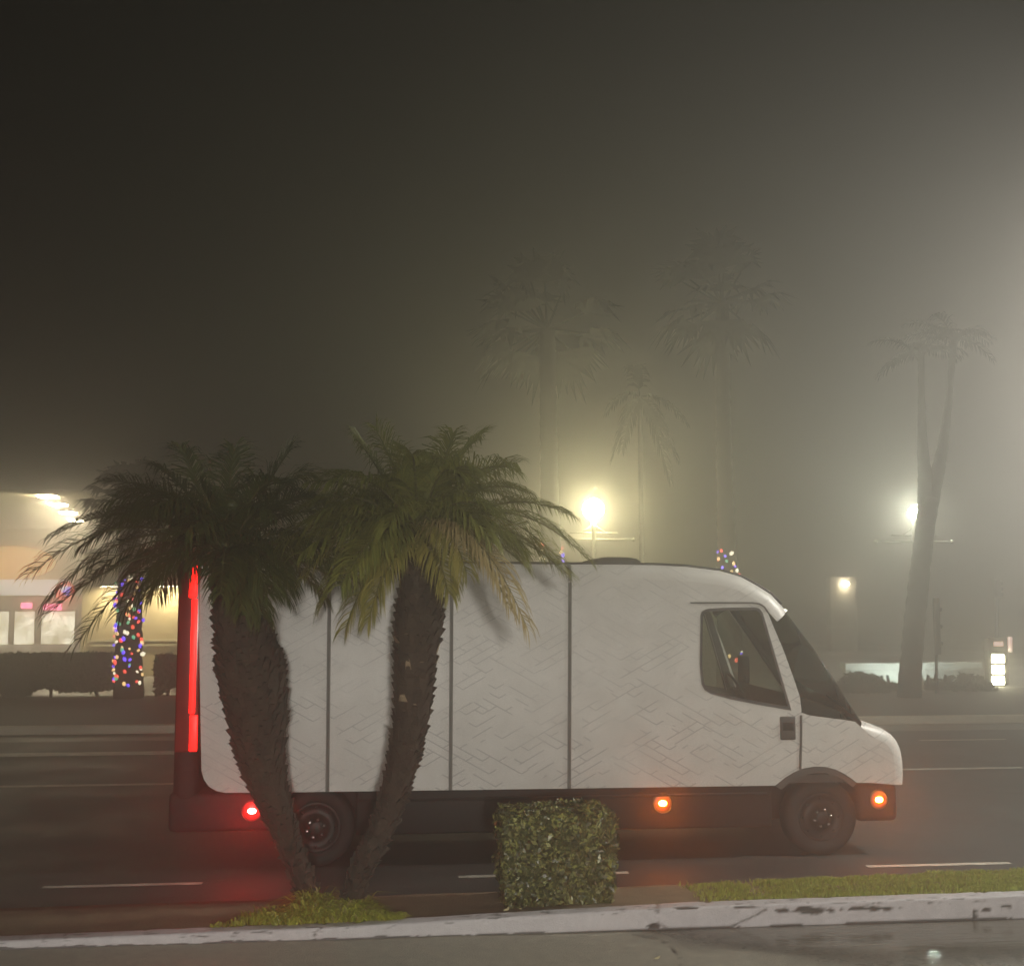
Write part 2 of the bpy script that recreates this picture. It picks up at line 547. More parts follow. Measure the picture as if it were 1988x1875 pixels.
# kerb of the planting strip, chipped and cracked, half buried to the left
KT = [(-12, 0.03), (-2.9, 0.064), (-0.37, 0.093), (0.9, 0.13), (2.3, 0.168), (5.2, 0.185), (14, 0.19)]
FY = [(-12, 9.55), (-2.4, 9.85), (0, 9.90), (3.8, 10.06), (6, 10.2), (14, 10.5)]
CRACKS = [((1487, 1752), (1490, 1763)), ((1490, 1763), (1470, 1776)), ((1470, 1776), (1440, 1788)), ((1440, 1788), (1410, 1806)),
          ((1277, 1754), (1276, 1782)), ((1276, 1782), (1270, 1800)), ((1276, 1790), (1300, 1804)), ((632, 1790), (608, 1818)), ((128, 1812), (126, 1836))]
CHIPS = [(1575, 1768, 34, 8), (1688, 1764, 56, 4.5), (1893, 1776, 5, 12), (1612, 1767, 8, 5), (1520, 1768, 14, 6), (1915, 1766, 14, 3), (1330, 1761, 26, 3), (1445, 1760, 30, 2.4), (1960, 1760, 16, 2.5), (1268, 1798, 14, 5)]
xs = []
x = -12.0
while x < 14:
    xs.append(x)
    x += 0.022 if -3.4 < x < 5.9 else 0.25
rows = [('f', i / 14) for i in range(15)] + [('r', i / 3) for i in (1, 2, 3)] + [('t', i / 6) for i in range(1, 7)] + [('b', 1)]
mb = MB(); wear = []
for xx in xs:
    zt = lerp_tab(KT, xx)
    for kind, t in rows:
        rr = 0.018
        if kind == 'f':
            y, z = 9.05, -0.05 + (zt - rr + 0.05) * t
        elif kind == 'r':
            y, z = 9.05 + rr * (1 - math.cos(t * 1.5708)), zt - rr + rr * math.sin(t * 1.5708)
        elif kind == 't':
            y, z = 9.05 + rr + (0.145 - rr) * t, zt
        else:
            y, z = 9.195, -0.05
        px = PX((xx, y, z))
        w = 0.0
        for a, b in CRACKS:
            d = seg_dist((px[0] + 5 * nz(px[1] / 9, px[0] / 9), px[1]), a, b)
            w = max(w, 1 - d / 2.6)
        for cx, cy, rx, ry in CHIPS:
            e = math.hypot((px[0] - cx) / rx, (px[1] - cy) / ry) + 0.55 * nz(px[0] / 13, px[1] / 6, 3)
            w = max(w, min(1, (1.0 - e) * 5))
        # random small knocks along the arris
        if kind in 'rt' or (kind == 'f' and t > 0.8):
            q = nz(xx * 7, z * 60, y * 30) + 0.5 * nz(xx * 23, z * 90, 5)
            w = max(w, min(0.8, (q - 0.42) * 4))
        # ragged foot where it meets the asphalt
        if kind == 'f':
            foot = z - 0.012 - 0.014 * nz(xx * 4, 1.7) - 0.008 * nz(xx * 19, 4.2)
            if foot < 0: w = max(w, 0.85)
        w = max(0, min(1, w))
        off = 0.004 * nz(xx * 6, z * 12, y * 9)
        if kind != 'b':
            if kind == 'f': y += 0.014 * w + off
            elif kind == 't': z -= 0.010 * w + off
            else:
                y += 0.010 * w; z -= 0.010 * w
        mb.add([(xx, y, z)]); wear.append(w)
nr = len(rows)
for i in range(len(xs) - 1):
    for k in range(nr - 1):
        a = i * nr + k
        mb.face((a, a + nr, a + nr + 1, a + 1), 0, True)
kerb = mb.build('kerb', M['kerb'])
at = kerb.data.attributes.new('wear', 'FLOAT', 'POINT')
at.data.foreach_set('value', wear)
tag(kerb, None, 'kerb', None, 'structure')

# near parking lot asphalt
LCR = [((1276, 1806), (1290, 1828)), ((1290, 1828), (1312, 1846)), ((1312, 1846), (1322, 1872)), ((1412, 1806), (1455, 1826)), ((1455, 1826), (1478, 1842)), ((1230, 1812), (1276, 1822))]
mb = MB(); wear = []; damp = []
xs = []; x = -30.0
while x < 30:
    xs.append(x); x += 0.03 if -3.2 < x < 5.6 else 1.0
ys = [-45, -20, -8, 0, 4, 7]
y = 7.6
while y < 9.06:
    ys.append(y); y += 0.03
ys[-1] = 9.06
for xx in xs:
    for yy in ys:
        px = PX((xx, yy, 0))
        w = 0.0
        if yy > 7.5:
            for a, b in LCR:
                d = seg_dist((px[0] + 7 * nz(px[1] / 8, px[0] / 8), px[1]), a, b)
                w = max(w, 1 - d / 3.0)
        w = max(0, min(1, w))
        z = 0.006 * nz(xx * 1.3, yy * 1.3) - 0.01 * w if yy > 7.5 else 0
        if xx > 2.0: z *= max(0, 1 - (xx - 2.0) * 2)
        mb.add([(xx, yy, z)]); wear.append(w)
        dp = 0.0
        if xx > 1.2 and yy > 7.5:
            ed = 9.05 - (0.10 + 0.95 * min(1, max(0, (xx - 2.05) / 1.5)) ** 0.8)
            dd = max(ed - yy, (2.05 - xx) * 0.6) + 0.16 * nz(xx * 2.5, yy * 4, 6) + 0.06 * nz(xx * 9, yy * 12, 8)
            dp = max(0, min(1, 1 - dd / 0.28))
        damp.append(dp)
ny = len(ys)
for i in range(len(xs) - 1):
    for k in range(ny - 1):
        a = i * ny + k
        mb.face((a, a + ny, a + ny + 1, a + 1), 0, True)
lot = mb.build('parking_lot', M['lot'])
lot.data.attributes.new('wear', 'FLOAT', 'POINT').data.foreach_set('value', wear)
lot.data.attributes.new('damp', 'FLOAT', 'POINT').data.foreach_set('value', damp)
tag(lot, None, 'asphalt', None, 'structure')

# rain water lying along the kerb
m, nt, b = new_mat('puddle_water')
b.inputs['Base Color'].default_value = (0.13, 0.12, 0.095, 1)
b.inputs['Roughness'].default_value = 0.06
b.inputs['IOR'].default_value = 1.5
b.inputs['Specular IOR Level'].default_value = 0.9
tc = N(nt, 'ShaderNodeTexCoord'); mp = N(nt, 'ShaderNodeMapping')
mp.inputs['Scale'].default_value = (1.2, 9, 1)
nt.links.new(tc.outputs['Object'], mp.inputs['Vector'])
no = N(nt, 'ShaderNodeTexNoise'); no.inputs['Scale'].default_value = 2.2; no.inputs['Detail'].default_value = 3
nt.links.new(mp.outputs[0], no.inputs['Vector'])
bp = N(nt, 'ShaderNodeBump'); bp.inputs['Strength'].default_value = 0.16; bp.inputs['Distance'].default_value = 0.02
nt.links.new(no.outputs['Fac'], bp.inputs['Height']); nt.links.new(bp.outputs['Normal'], b.inputs['Normal'])
da = N(nt, 'ShaderNodeAttribute', attribute_name='depth')
tr = N(nt, 'ShaderNodeBsdfTransparent'); mxs = N(nt, 'ShaderNodeMixShader')
nt.links.new(da.outputs['Fac'], mxs.inputs['Fac']); nt.links.new(tr.outputs[0], mxs.inputs[1]); nt.links.new(b.outputs[0], mxs.inputs[2])
nt.links.new(mxs.outputs[0], nt.nodes['Material Output'].inputs['Surface'])
M['water'] = m
mb = MB()
edge = []
n = 90
for i in range(n):
    xx = 2.05 + (7.5 - 2.05) * i / (n - 1)
    yy = 9.05 - (0.10 + 0.95 * min(1, max(0, (xx - 2.05) / 1.5)) ** 0.8 + 0.10 * nz(xx * 2.3, 0.4) + 0.04 * nz(xx * 8, 2.4))
    edge.append((xx, yy, 0.004))
i0 = mb.add(edge)
i2 = mb.add([(e[0], e[1] + (9.049 - e[1]) * 0.45, 0.004) for e in edge])
i1 = mb.add([(e[0], 9.049, 0.004) for e in edge])
for i in range(n - 1):
    mb.face((i0 + i, i0 + i + 1, i2 + i + 1, i2 + i)); mb.face((i2 + i, i2 + i + 1, i1 + i + 1, i1 + i))
pud = mb.build('puddle', M['water'])
fade = [0.0] * n + [min(1.0, i / 14) for i in range(n)] + [min(1.0, i / 6) for i in range(n)]
pud.data.attributes.new('depth', 'FLOAT', 'POINT').data.foreach_set('value', fade)
tag(pud, None, 'puddle', None, 'structure')

# planting strip
mb = MB()
xs = [-12 + 0.1 * i for i in range(261)]
cols = []
for xx in xs:
    zt = lerp_tab(KT, xx); fy = lerp_tab(FY, xx) + 0.02 * nz(xx * 2, 5)
    pr = []
    for k in range(9):
        t = k / 8
        y = 9.19 + (fy - 9.19) * t
        pr.append((xx, y, zt - 0.012 + (0.10 - zt + 0.012) * t + 0.012 * nz(xx * 3, y * 3, 2) * (1 if 0 < k < 8 else 0)))
    pr.append((xx, fy + 0.015, -0.01))
    cols.append(mb.add(pr))
for a, b in zip(cols, cols[1:]):
    for k in range(9):
        mb.face((a + k, b + k, b + k + 1, a + k + 1), 0, True)
tag(mb.build('planting_strip', M['soil']), None, 'soil strip', None, 'structure')

# lane markings: painted strips on the road, slightly worn
def marking(x0, x1, yc, w, z=0.004):
    mb = MB(); n = max(2, int((x1 - x0) / 0.08)); a = []; b = []
    for i in range(n + 1):
        xx = x0 + (x1 - x0) * i / n
        a.append((xx, yc - w / 2 + 0.008 * nz(xx * 7, yc), z)); b.append((xx, yc + w / 2 + 0.008 * nz(xx * 7, yc + 9), z))
    ia, ib = mb.add(a), mb.add(b)
    for i in range(n):
        mb.face((ia + i, ia + i + 1, ib + i + 1, ib + i))
    mb.build('lane_marking', M['line'], road)


for x0, x1 in ((-7.9, -6.2), (-3.08, -1.69), (0.62, 2.21), (4.53, 5.97), (8.3, 9.9)):
    marking(x0, x1, 10.88, 0.085)
for x0, x1, yc, w in ((-14, -2.6, 16.45, 0.16), (7.3, 9.4, 16.66, 0.14), (10.2, 13, 16.68, 0.14), (-12, -1.5, 19.6, 0.42), (9.3, 10.9, 19.85, 0.12), (11.4, 14.2, 19.85, 0.12), (1, 4, 16.5, 0.14)):
    marking(x0, x1, yc, w)
sheet('gutter', -90, 90, 21.2, 22.28, 0.004, M['gutter'], 'gutter')
mb = MB(); mb.box((-90, 22.3, -0.02), (90, 22.5, 0.15), 0, 0.02, 2)
tag(mb.build('far_kerb', M['farkerb']), None, 'kerb', None, 'structure')
sheet('far_verge', -90, 90, 22.5, 28.9, 0.14, M['pave'], 'verge')
sheet('far_lot', -90, 90, 28.9, 110, 0.10, M['farlot'], 'concrete lot')

# ------------------------------------------------------------------ the van
Y0, W = 11.3, 2.2
YF = Y0 + W
van = empty('delivery_van', (1.7, Y0 + W / 2, 0))
tag(van, 'white delivery van with faint box-outline print, lit red tail strip and amber side markers', 'van')


def side(p, y=Y0):
    q = P(p[0], p[1], Y0)
    return Vector((q.x, y, q.z))


Rr = 0.17
OUT = [(391, 1089), (560, 1089), (700, 1089), (880, 1090), (1000, 1091), (1110, 1092), (1200, 1092), (1264, 1093), (1326, 1096), (1393, 1104), (1435, 1116), (1468, 1134), (1493, 1150), (1512, 1170), (1523, 1186),
       (1550, 1222), (1576, 1257), (1618, 1320), (1645, 1363), (1668, 1398),
       (1690, 1405), (1708, 1412), (1724, 1423), (1735, 1436), (1742, 1452), (1746, 1475), (1747, 1500), (1746, 1519)]
I_WT, I_WB = 14, 19                       # windscreen top and foot in OUT
outer = [P(p[0], p[1], Y0 + Rr) for p in OUT]
outer = [Vector((p.x, 0, p.z)) for p in outer]
nrm = []
for i in range(len(outer)):
    a = outer[max(0, i - 1)]; b = outer[min(len(outer) - 1, i + 1)]
    t = (b - a).normalized()
    nrm.append(Vector((-t.z, 0, t.x)))
rad = [Rr if i <= I_WT + 1 else (0.13 if i > I_WB else 0.15) for i in range(len(OUT))]
inner = [outer[i] - nrm[i] * rad[i] for i in range(len(OUT))]


def strip(mb, i0, i1, m=0, grow=0.0):
    prof = []
    for k in range(7):
        a = k / 6 * math.pi / 2
        prof.append((math.sin(a), 1 - math.cos(a)))
    rings = []
    for i in range(i0, i1 + 1):
        r = rad[i]
        pts = [inner[i] + nrm[i] * (r * s + grow * s) + Vector((0, Y0 + r * c - grow * (1 - c), 0)) for s, c in prof]
        crown = 0.02
        mid = [outer[i] + nrm[i] * (grow + crown * (1 - (2 * t - 1) ** 2)) + Vector((0, Y0 + r + (W - 2 * r) * t, 0)) for t in (0.15, 0.3, 0.5, 0.7, 0.85)]
        pts += mid
        pts += [inner[i] + nrm[i] * (r * s + grow * s) + Vector((0, YF - r * c + grow * (1 - c), 0)) for s, c in prof[::-1]]
        rings.append((mb.add(pts), len(pts)))
    for (a, n1), (b, _) in zip(rings, rings[1:]):
        for k in range(n1 - 1):
            mb.face((a + k, b + k, b + k + 1, a + k + 1), m, True)


WINDOW = [(1362, 1196), (1366, 1188), (1376, 1184), (1420, 1182), (1464, 1181.5), (1473, 1184), (1479, 1192), (1500, 1263), (1520, 1332), (1532.6, 1375), (1480, 1366), (1418, 1354), (1382, 1344), (1370, 1337), (1364, 1326), (1360.5, 1290)]
PILLAR = [(1489, 1185), (1500, 1212), (1522, 1264), (1540, 1314), (1553, 1352), (1556, 1378)]
FENDER = [(1556, 1383), (1575, 1389), (1600, 1392), (1640, 1397), (1660, 1400.5)]
ARCH = [(1663, 1519), (1653, 1511), (1640, 1502), (1622, 1493), (1602, 1488), (1582, 1487.5), (1560, 1491), (1540, 1499), (1524, 1509), (1505, 1524.5)]
REAR = [(437, 1538.5), (420, 1535), (405, 1526), (396, 1513), (391, 1495)]


def panel(y):
    top = [Vector((inner[i].x, y, inner[i].z)) for i in range(0, I_WT + 1)]
    pil = [side(p, y) for p in PILLAR]
    fen = [side(p, y) for p in FENDER]
    nose = [Vector((inner[i].x, y, inner[i].z)) for i in range(I_WB + 1, len(OUT))]
    low = [side(p, y) for p in [(1690, 1519)] + ARCH + [(1325, 1527), (900, 1533), (567, 1537.5)] + REAR]
    return top + pil + fen + nose + low


# body shell
mb = MB()
mb.poly(panel(Y0), [[side(p) for p in WINDOW]])
mb.poly(panel(YF), [[side(p, YF) for p in WINDOW]])
strip(mb, 0, I_WT)
strip(mb, I_WB, len(OUT) - 1)
body = mb.build('body', M['wrap'], van)
tag(body, 'white panel body printed with grey box outlines')

# door leading edge, door-top gutter and panel seams (recessed rubber seals)
def rib(name, pts, w, mat, parent=body, y=Y0, proud=0.006):
    mb = MB()
    path = [side(p, y - 0.0) for p in pts]
    l, r = [], []
    for i, p in enumerate(path):
        t = (path[min(i + 1, len(path) - 1)] - path[max(0, i - 1)]).normalized()
        nn = Vector((-t.z, 0, t.x)) * w / 2
        l.append(p + nn); r.append(p - nn)
    for yy in (y - proud,):
        a = mb.add([(q.x, yy, q.z) for q in l]); b = mb.add([(q.x, yy, q.z) for q in r])
        a2 = mb.add([(q.x, y + 0.01, q.z) for q in l]); b2 = mb.add([(q.x, y + 0.01, q.z) for q in r])
    k = len(path)
    for i in range(k - 1):
        mb.face((a + i, a + i + 1, b + i + 1, b + i))
        mb.face((a + i, a2 + i, a2 + i + 1, a + i + 1))
        mb.face((b + i, b + i + 1, b2 + i + 1, b2 + i))
    return mb.build(name, mat, parent)


for pts in ([(640, 1128), (638, 1300), (635.5, 1537)], [(877, 1128), (876, 1300), (874.5, 1533.5)], [(1106.5, 1130), (1106, 1300), (1105, 1530)]):
    rib('panel_seam', pts, 0.036, M['seam'])
rib('door_seam', [(1555, 1388), (1555, 1430), (1553.5, 1493)], 0.024, M['handle'])
rib('roof_gutter', [(1340, 1170), (1400, 1170), (1460, 1170), (1474, 1172), (1484, 1178), (1491, 1189)], 0.016, M['handle'])
# seams run on over the roof edge
for px in (640, 877, 1106.5):
    mb = MB()
    xx = side((px, 1128)).x
    k = min(range(I_WT), key=lambda i: abs(outer[i].x - xx))
    zt = outer[k].z
    pr = []
    for j in range(7):
        a = j / 6 * math.pi / 2
        pr.append((Y0 + Rr * (1 - math.cos(a)) - 0.006 * math.cos(a), zt - Rr + (Rr + 0.006) * math.sin(a)))
    pr = [(Y0 - 0.006, side((px, 1128)).z)] + pr
    a = mb.add([(xx - 0.018, y, z) for y, z in pr]); b = mb.add([(xx + 0.018, y, z) for y, z in pr])
    for j in range(len(pr) - 1):
        mb.face((a + j, b + j, b + j + 1, a + j + 1), 0, True)
    mb.build('panel_seam', M['seam'], body)
# roof rail: dark drip edge along the roof line
mb = MB()
mb.tube([Vector((outer[i].x, Y0 + 0.10, outer[i].z - 0.012)) for i in range(0, I_WT)], 0.016, 6)
mb.build('roof_rail', M['handle'], body)

# windscreen wraps round the corner of the cab
mb = MB()
strip(mb, I_WT, I_WB, 0, 0.0)
scr = [Vector((inner[i].x, Y0 + 0.004, inner[i].z)) for i in range(I_WT, I_WB + 1)]
lowp = [side(p, Y0 + 0.004) for p in FENDER[::-1]] + [side(p, Y0 + 0.004) for p in PILLAR[::-1]]
mb.poly(scr + lowp)
mb.poly([Vector((p.x, YF - 0.004, p.z)) for p in scr + lowp])
ws = mb.build('windscreen', M['screen_glass'], van)
for k in range(2):
    mb = MB()
    a = P(1600 + 10 * k, 1352, Y0 + 0.4 + 0.75 * k); b_ = P(1655, 1392, Y0 + 0.3 + 0.75 * k)
    mb.tube([a + Vector((0.02, 0, 0.02)), b_ + Vector((0.02, 0, 0.02))], 0.012, 6)
    mb.build('wiper', M['black'], ws)

mb = MB()
mb.poly([side(p, Y0 + 0.012) for p in WINDOW])
dw = mb.build('door_window', M['glass'], van)
mb = MB()
mb.poly([side(p, YF - 0.012) for p in WINDOW])
mb.build('door_window', M['glass'], van)
for y in (Y0 - 0.003, YF + 0.003):
    mb = MB()
    w_in = [side(p, y) for p in WINDOW]
    c = sum(w_in, Vector()) / len(w_in)
    w_out = [c + (p - c) * 1.035 for p in w_in]; w_in2 = [c + (p - c) * 0.965 for p in w_in]
    a = mb.add(w_out); b_ = mb.add(w_in2); k = len(w_in)
    for i in range(k):
        mb.face((a + i, a + (i + 1) % k, b_ + (i + 1) % k, b_ + i))
    mb.build('window_seal', M['handle'], van)

# door handle pocket
mb = MB()
lo, hi = side((1514, 1437)), side((1545, 1389))
mb.box((lo.x, Y0 - 0.008, lo.z), (hi.x, Y0 + 0.02, hi.z), 0, 0.02, 3)
hp = mb.build('door_handle', M['handle'], van)
mb = MB()
mb.box((lo.x + 0.03, Y0 - 0.016, lo.z + 0.10), (hi.x - 0.03, Y0 - 0.007, hi.z - 0.06), 0, 0.004, 2)
mb.build('grip', M['black'], hp)

# black rear cap, tail strip, bumpers, cladding
xa, xb = side((339, 1300)).x, side((391, 1300)).x - 0.004
zr = outer[0].z - 0.01
mb = MB()
mb.box((xa, Y0 + 0.012, 0.62), (xb, YF - 0.012, zr), 0, 0.09, 5)
mb.build('rear_cap', M['black'], van)
mb = MB()
z0, z1 = side((375, 1461)).z, side((375, 1092)).z
mb.box((xa + 0.012, Y0 - 0.002, z0), (side((389, 1300)).x, Y0 + 0.10, z1), 0, 0.03, 3)  # column is dark red over its whole height
th = mb.build('tail_light_housing', M['redhouse'], van)
tag(th, 'dark red column behind the bright strip')
for y0_, y1_ in ((1458, 1388), (1385, 1163), (1160, 1098)):
    mb = MB()
    a, b_ = side((367, y0_)), side((384, y1_))
    mb.box((a.x, Y0 - 0.014, a.z), (b_.x, Y0 + 0.012, b_.z), 0, 0.006, 2)
    mb.build('tail_light_strip', M['tail'], th)
# same lamp on the far corner
mb = MB()
mb.box((xa + 0.012, YF - 0.10, z0), (xa + 0.2, YF + 0.002, z1), 0, 0.03, 3)
mb.build('tail_light_housing', M['redhouse'], van)
mb = MB()
xr = side((435, 1540)).x
mb.box((xa - 0.03, Y0 + 0.02, 0.36), (side((560, 1540)).x, YF - 0.02, side((450, 1537)).z - 0.003), 0, 0.05, 3)
mb.build('rear_bumper', M['black'], van)
FWX, RWX = P(1594, 1594, Y0 + 0.08).x, P(613, 1615, Y0 + 0.08).x
WZ, WR = 0.375, 0.375
mb = MB()
zb = side((900, 1533)).z
mb.box((side((690, 1540)).x, Y0 + 0.018, 0.30), (side((1500, 1524)).x, YF - 0.018, zb + 0.02), 0, 0.03, 2)
mb.box((side((690, 1540)).x + 0.02, Y0 + 0.004, zb - 0.10), (side((1490, 1524)).x, Y0 + 0.03, zb - 0.075), 0, 0.004, 1)
mb.box((side((560, 1540)).x + 0.002, Y0 + 0.03, 0.86), (side((690, 1540)).x - 0.002, YF - 0.03, zb + 0.015), 0)
mb.box((xa + 0.1, Y0 + 0.5, 0.28), (P(1700, 1540, Y0).x, YF - 0.5, 0.9), 0, 0.03, 2)
mb.build('sill_cladding', M['black'], van)
# front arch trim + bumper
mb = MB()
ac = P(1588, 1594, Y0)
aprof = ARCH[::-1]
o_ = [side(p, Y0 - 0.008) for p in aprof]
cxx = sum(o_, Vector()) / len(o_)
i_ = [Vector((FWX, Y0 - 0.008, WZ)) + (p - Vector((FWX, Y0 - 0.008, WZ))) * 0.88 for p in o_]
a = mb.add(o_); b_ = mb.add(i_); a2 = mb.add([p + Vector((0, 0.35, 0)) for p in i_])
for i in range(len(o_) - 1):
    mb.face((a + i, a + i + 1, b_ + i + 1, b_ + i)); mb.face((b_ + i, b_ + i + 1, a2 + i + 1, a2 + i))
mb.build('wheel_arch', M['handle'], van)
mb = MB()
fb0, fb1 = side((1664, 1519)), side((1744, 1521))
mb.box((fb0.x, Y0 + 0.016, 0.33), (fb1.x, YF - 0.016, fb1.z - 0.003), 0, 0.06, 4)
mb.build('front_bumper', M['black'], van)
mb = MB()
mb.box((fb1.x - 0.09, Y0 + 0.25, fb1.z + 0.12), (fb1.x + 0.018, Y0 + 0.6, fb1.z + 0.34), 0, 0.03, 3)
mb.build('headlight', M['chrome'], van)
mb = MB()
mb.box((fb1.x - 0.09, YF - 0.6, fb1.z + 0.12), (fb1.x + 0.018, YF - 0.25, fb1.z + 0.34), 0, 0.03, 3)
mb.build('headlight', M['chrome'], van)


# wheels
def wheel(xc, y_out, sgn):
    mb = MB()
    c = (xc, y_out, WZ)
    k = sgn
    mb.lathe(c, [(0.235, 0.02 * k), (0.26, 0.0), (0.31, -0.008 * k), (0.345, 0.004 * k), (0.368, 0.03 * k), (WR, 0.07 * k), (WR, 0.18 * k), (0.355, 0.225 * k), (0.25, 0.24 * k)], 44)
    return mb, c


def make_wheel(xc, y_out, s):
    mb, c = wheel(xc, y_out, s)
    ty = mb.build('wheel', M['tyre'], van)
    tag(ty, None)
    mb = MB()
    mb.lathe(c, [(0.236, 0.022 * s), (0.225, 0.012 * s), (0.205, 0.03 * s), (0.15, 0.055 * s), (0.115, 0.03 * s), (0.075, 0.0), (0.07, -0.02 * s), (0.045, -0.03 * s), (0.0, -0.03 * s)], 32)
    for j in range(8):
        a = 2 * math.pi * j / 8
        mb.sphere((xc + 0.185 * math.cos(a), y_out + 0.028 * s, WZ + 0.185 * math.sin(a)), 0.016, 0, 1)
    rim = mb.build('rim', M['rim'], ty)
    for j in range(6):
        a = 2 * math.pi * (j + 0.25) / 6
        mb = MB()
        cc = (xc + 0.082 * math.cos(a), y_out + 0.002 * s, WZ + 0.082 * math.sin(a))
        mb.lathe(cc, [(0.019, 0.02 * s), (0.018, -0.02 * s), (0.012, -0.032 * s), (0.0, -0.034 * s)], 6)
        mb.sphere((cc[0], y_out - 0.03 * s, cc[2]), 0.0135, 0, 2)
        mb.build('lug_nut', M['chrome'], ty)


make_wheel(FWX, Y0 + 0.06, 1); make_wheel(RWX, Y0 + 0.06, 1)
make_wheel(FWX, YF - 0.06, -1); make_wheel(RWX, YF - 0.06, -1)


# side marker lamps
def marker(px, py, mat, name, lab):
    p = side((px, py))
    mb = MB()
    mb.lathe((p.x, Y0, p.z), [(0.100, 0.02), (0.100, -0.004), (0.096, -0.006), (0.093, -0.004), (0.093, 0.018), (0.0, 0.018)], 36)
    o = mb.build(name, M['black'], van)
    tag(o, lab)
    mb = MB()
    mb.lathe((p.x, Y0 + 0.006, p.z), [(0.036, -0.002), (0.046, -0.001), (0.056, 0.0), (0.066, 0.001), (0.074, 0.003), (0.082, 0.005), (0.092, 0.008)], 36)  # lens widened with fading glow rings that stand in for a halo
    for i in range(len(mb.mi)):
        mb.mi[i] = i // 36
    mb.build('lens', mat[1], o)
    mb = MB()
    mb.lathe((p.x, Y0 + 0.006, p.z), [(0.0, -0.006), (0.030, -0.004), (0.0385, -0.002)], 24)
    for i, v in enumerate(mb.v):
        mb.v[i] = (v[0], v[1], p.z + (v[2] - p.z) * 0.68)
    mb.build('bulb_window', mat[0], o)


marker(489, 1574, (M['mred'], M['halo_red']), 'side_marker', 'glowing red side marker near the rear wheel')
marker(1287, 1559, (M['mamb'], M['halo_amb']), 'side_marker', 'glowing amber side marker on the sill')
marker(1707, 1552, (M['mamb'], M['halo_amb']), 'side_marker', 'glowing amber side marker at the front bumper')
# roof clearance lamps and hatch
for px, py in ((1489, 1148), (1522, 1185)):
    p = P(px, py, Y0 + 0.2)
    mb = MB(); mb.sphere((p.x, Y0 + 0.2, p.z), 0.026, 0, 2, (1.3, 1, 0.6))
    mb.build('roof_marker', M['mwhite'], van)
mb = MB()
ha, hb = side((1172, 1092)).x, side((1258, 1092)).x
zt = outer[6].z
n = 12
mb2 = []
for (t, h) in ((0.0, -0.02), (0.0, 0.02), (0.08, 0.045), (0.22, 0.062), (0.4, 0.068)):
    w = (hb - ha); d = 1.1
    x0, x1 = ha + w * t * 0.8, hb - w * t
    y0, y1 = Y0 + 0.35 + t * 0.5, Y0 + 0.35 + d - t * 0.5
    mb2.append(mb.add([(x0, y0, zt + h), (x1, y0, zt + h), (x1, y1, zt + h), (x0, y1, zt + h)]))
for a, b_ in zip(mb2, mb2[1:]):
    for k in range(4):
        mb.face((a + k, a + (k + 1) % 4, b_ + (k + 1) % 4, b_ + k))
mb.face([mb2[-1] + k for k in range(4)])
mb.build('roof_hatch', M['handle'], van)

# cab interior
mb = MB()
bx = side((1340, 1200)).x
mb.box((bx - 0.04, Y0 + 0.03, 0.8), (bx, Y0 + 0.9, 2.45), 0)
mb.box((bx - 0.04, YF - 0.62, 0.8), (bx, YF - 0.03, 2.45), 0)
mb.box((bx, Y0 + 0.05, 0.72), (P(1640, 1450, Y0).x, YF - 0.05, 0.80), 0)
mb.build('cab_bulkhead', M['cab'], van)
mb = MB()
dx0, dx1 = side((1545, 1380)).x, side((1652, 1400)).x
pts = [(dx0, 0.9), (dx0 - 0.02, 1.40), (dx0 + 0.08, 1.56), (dx0 + 0.2, 1.52), (dx1 - 0.1, 1.42), (dx1, 0.9)]
for y in (Y0 + 0.04, YF - 0.04):
    mb.poly([(x, y, z) for x, z in pts])
for (xa_, za_), (xb_, zb_) in zip(pts, pts[1:]):
    mb.quad((xa_, Y0 + 0.04, za_), (xb_, Y0 + 0.04, zb_), (xb_, YF - 0.04, zb_), (xa_, YF - 0.04, za_))
mb.build('dashboard', M['cab'], van)
sx = side((1392, 1300)).x


def seat(yc, nm):
    mb = MB()
    mb.box((sx + 0.02, yc - 0.25, 1.08), (sx + 0.55, yc + 0.25, 1.24), 0, 0.05, 3)
    mb.box((sx - 0.07, yc - 0.25, 1.16), (sx + 0.07, yc + 0.25, 1.85), 0, 0.05, 3, Matrix.Rotation(R(-12), 3, 'Y'), (sx, yc, 1.16))
    mb.box((sx - 0.22, yc - 0.14, 1.87), (sx - 0.12, yc + 0.14, 2.08), 0, 0.04, 3)
    mb.box((sx + 0.1, yc - 0.2, 0.8), (sx + 0.45, yc + 0.2, 1.09), 0, 0.02, 2)
    mb.build('cab_seat', M['seatcloth'], van)


seat(YF - 0.55, 'd')
mb = MB()
stc = Vector((dx0 - 0.12, YF - 0.55, 1.52))
ring = []
for k in range(25):
    a = 2 * math.pi * k / 24
    ring.append(stc + Vector((-0.10 * math.sin(a), 0.2 * math.cos(a), 0.18 * math.sin(a))))
mb.tube(ring, 0.016, 8, cap=False)
mb.tube([stc, stc + Vector((0.18, 0, -0.15))], 0.03, 8)
mb.tube([ring[0], stc, ring[12]], 0.013, 6)
mb.build('steering_wheel', M['black'], van)
# dark inner door trim round the far window
mb = MB()
q = [(1344, 1172), (1476, 1172), (1492, 1190), (1556, 1384), (1556, 1480), (1344, 1480)]
mb.poly([side(p, YF - 0.03) for p in q], [[side(p, YF - 0.03) for p in WINDOW]])
mb.build('door_trim', M['cab'], van)
# mirror arm on the far side, seen through the glass
mb = MB()
mp_ = side((1585, 1330), YF + 0.22)
mb.box((mp_.x - 0.05, mp_.y - 0.1, mp_.z - 0.17), (mp_.x + 0.05, mp_.y + 0.1, mp_.z + 0.17), 0, 0.03, 3)
mb.tube([mp_, (mp_.x - 0.05, YF - 0.01, mp_.z - 0.2)], 0.02, 6)
mb.build('wing_mirror', M['black'], van)


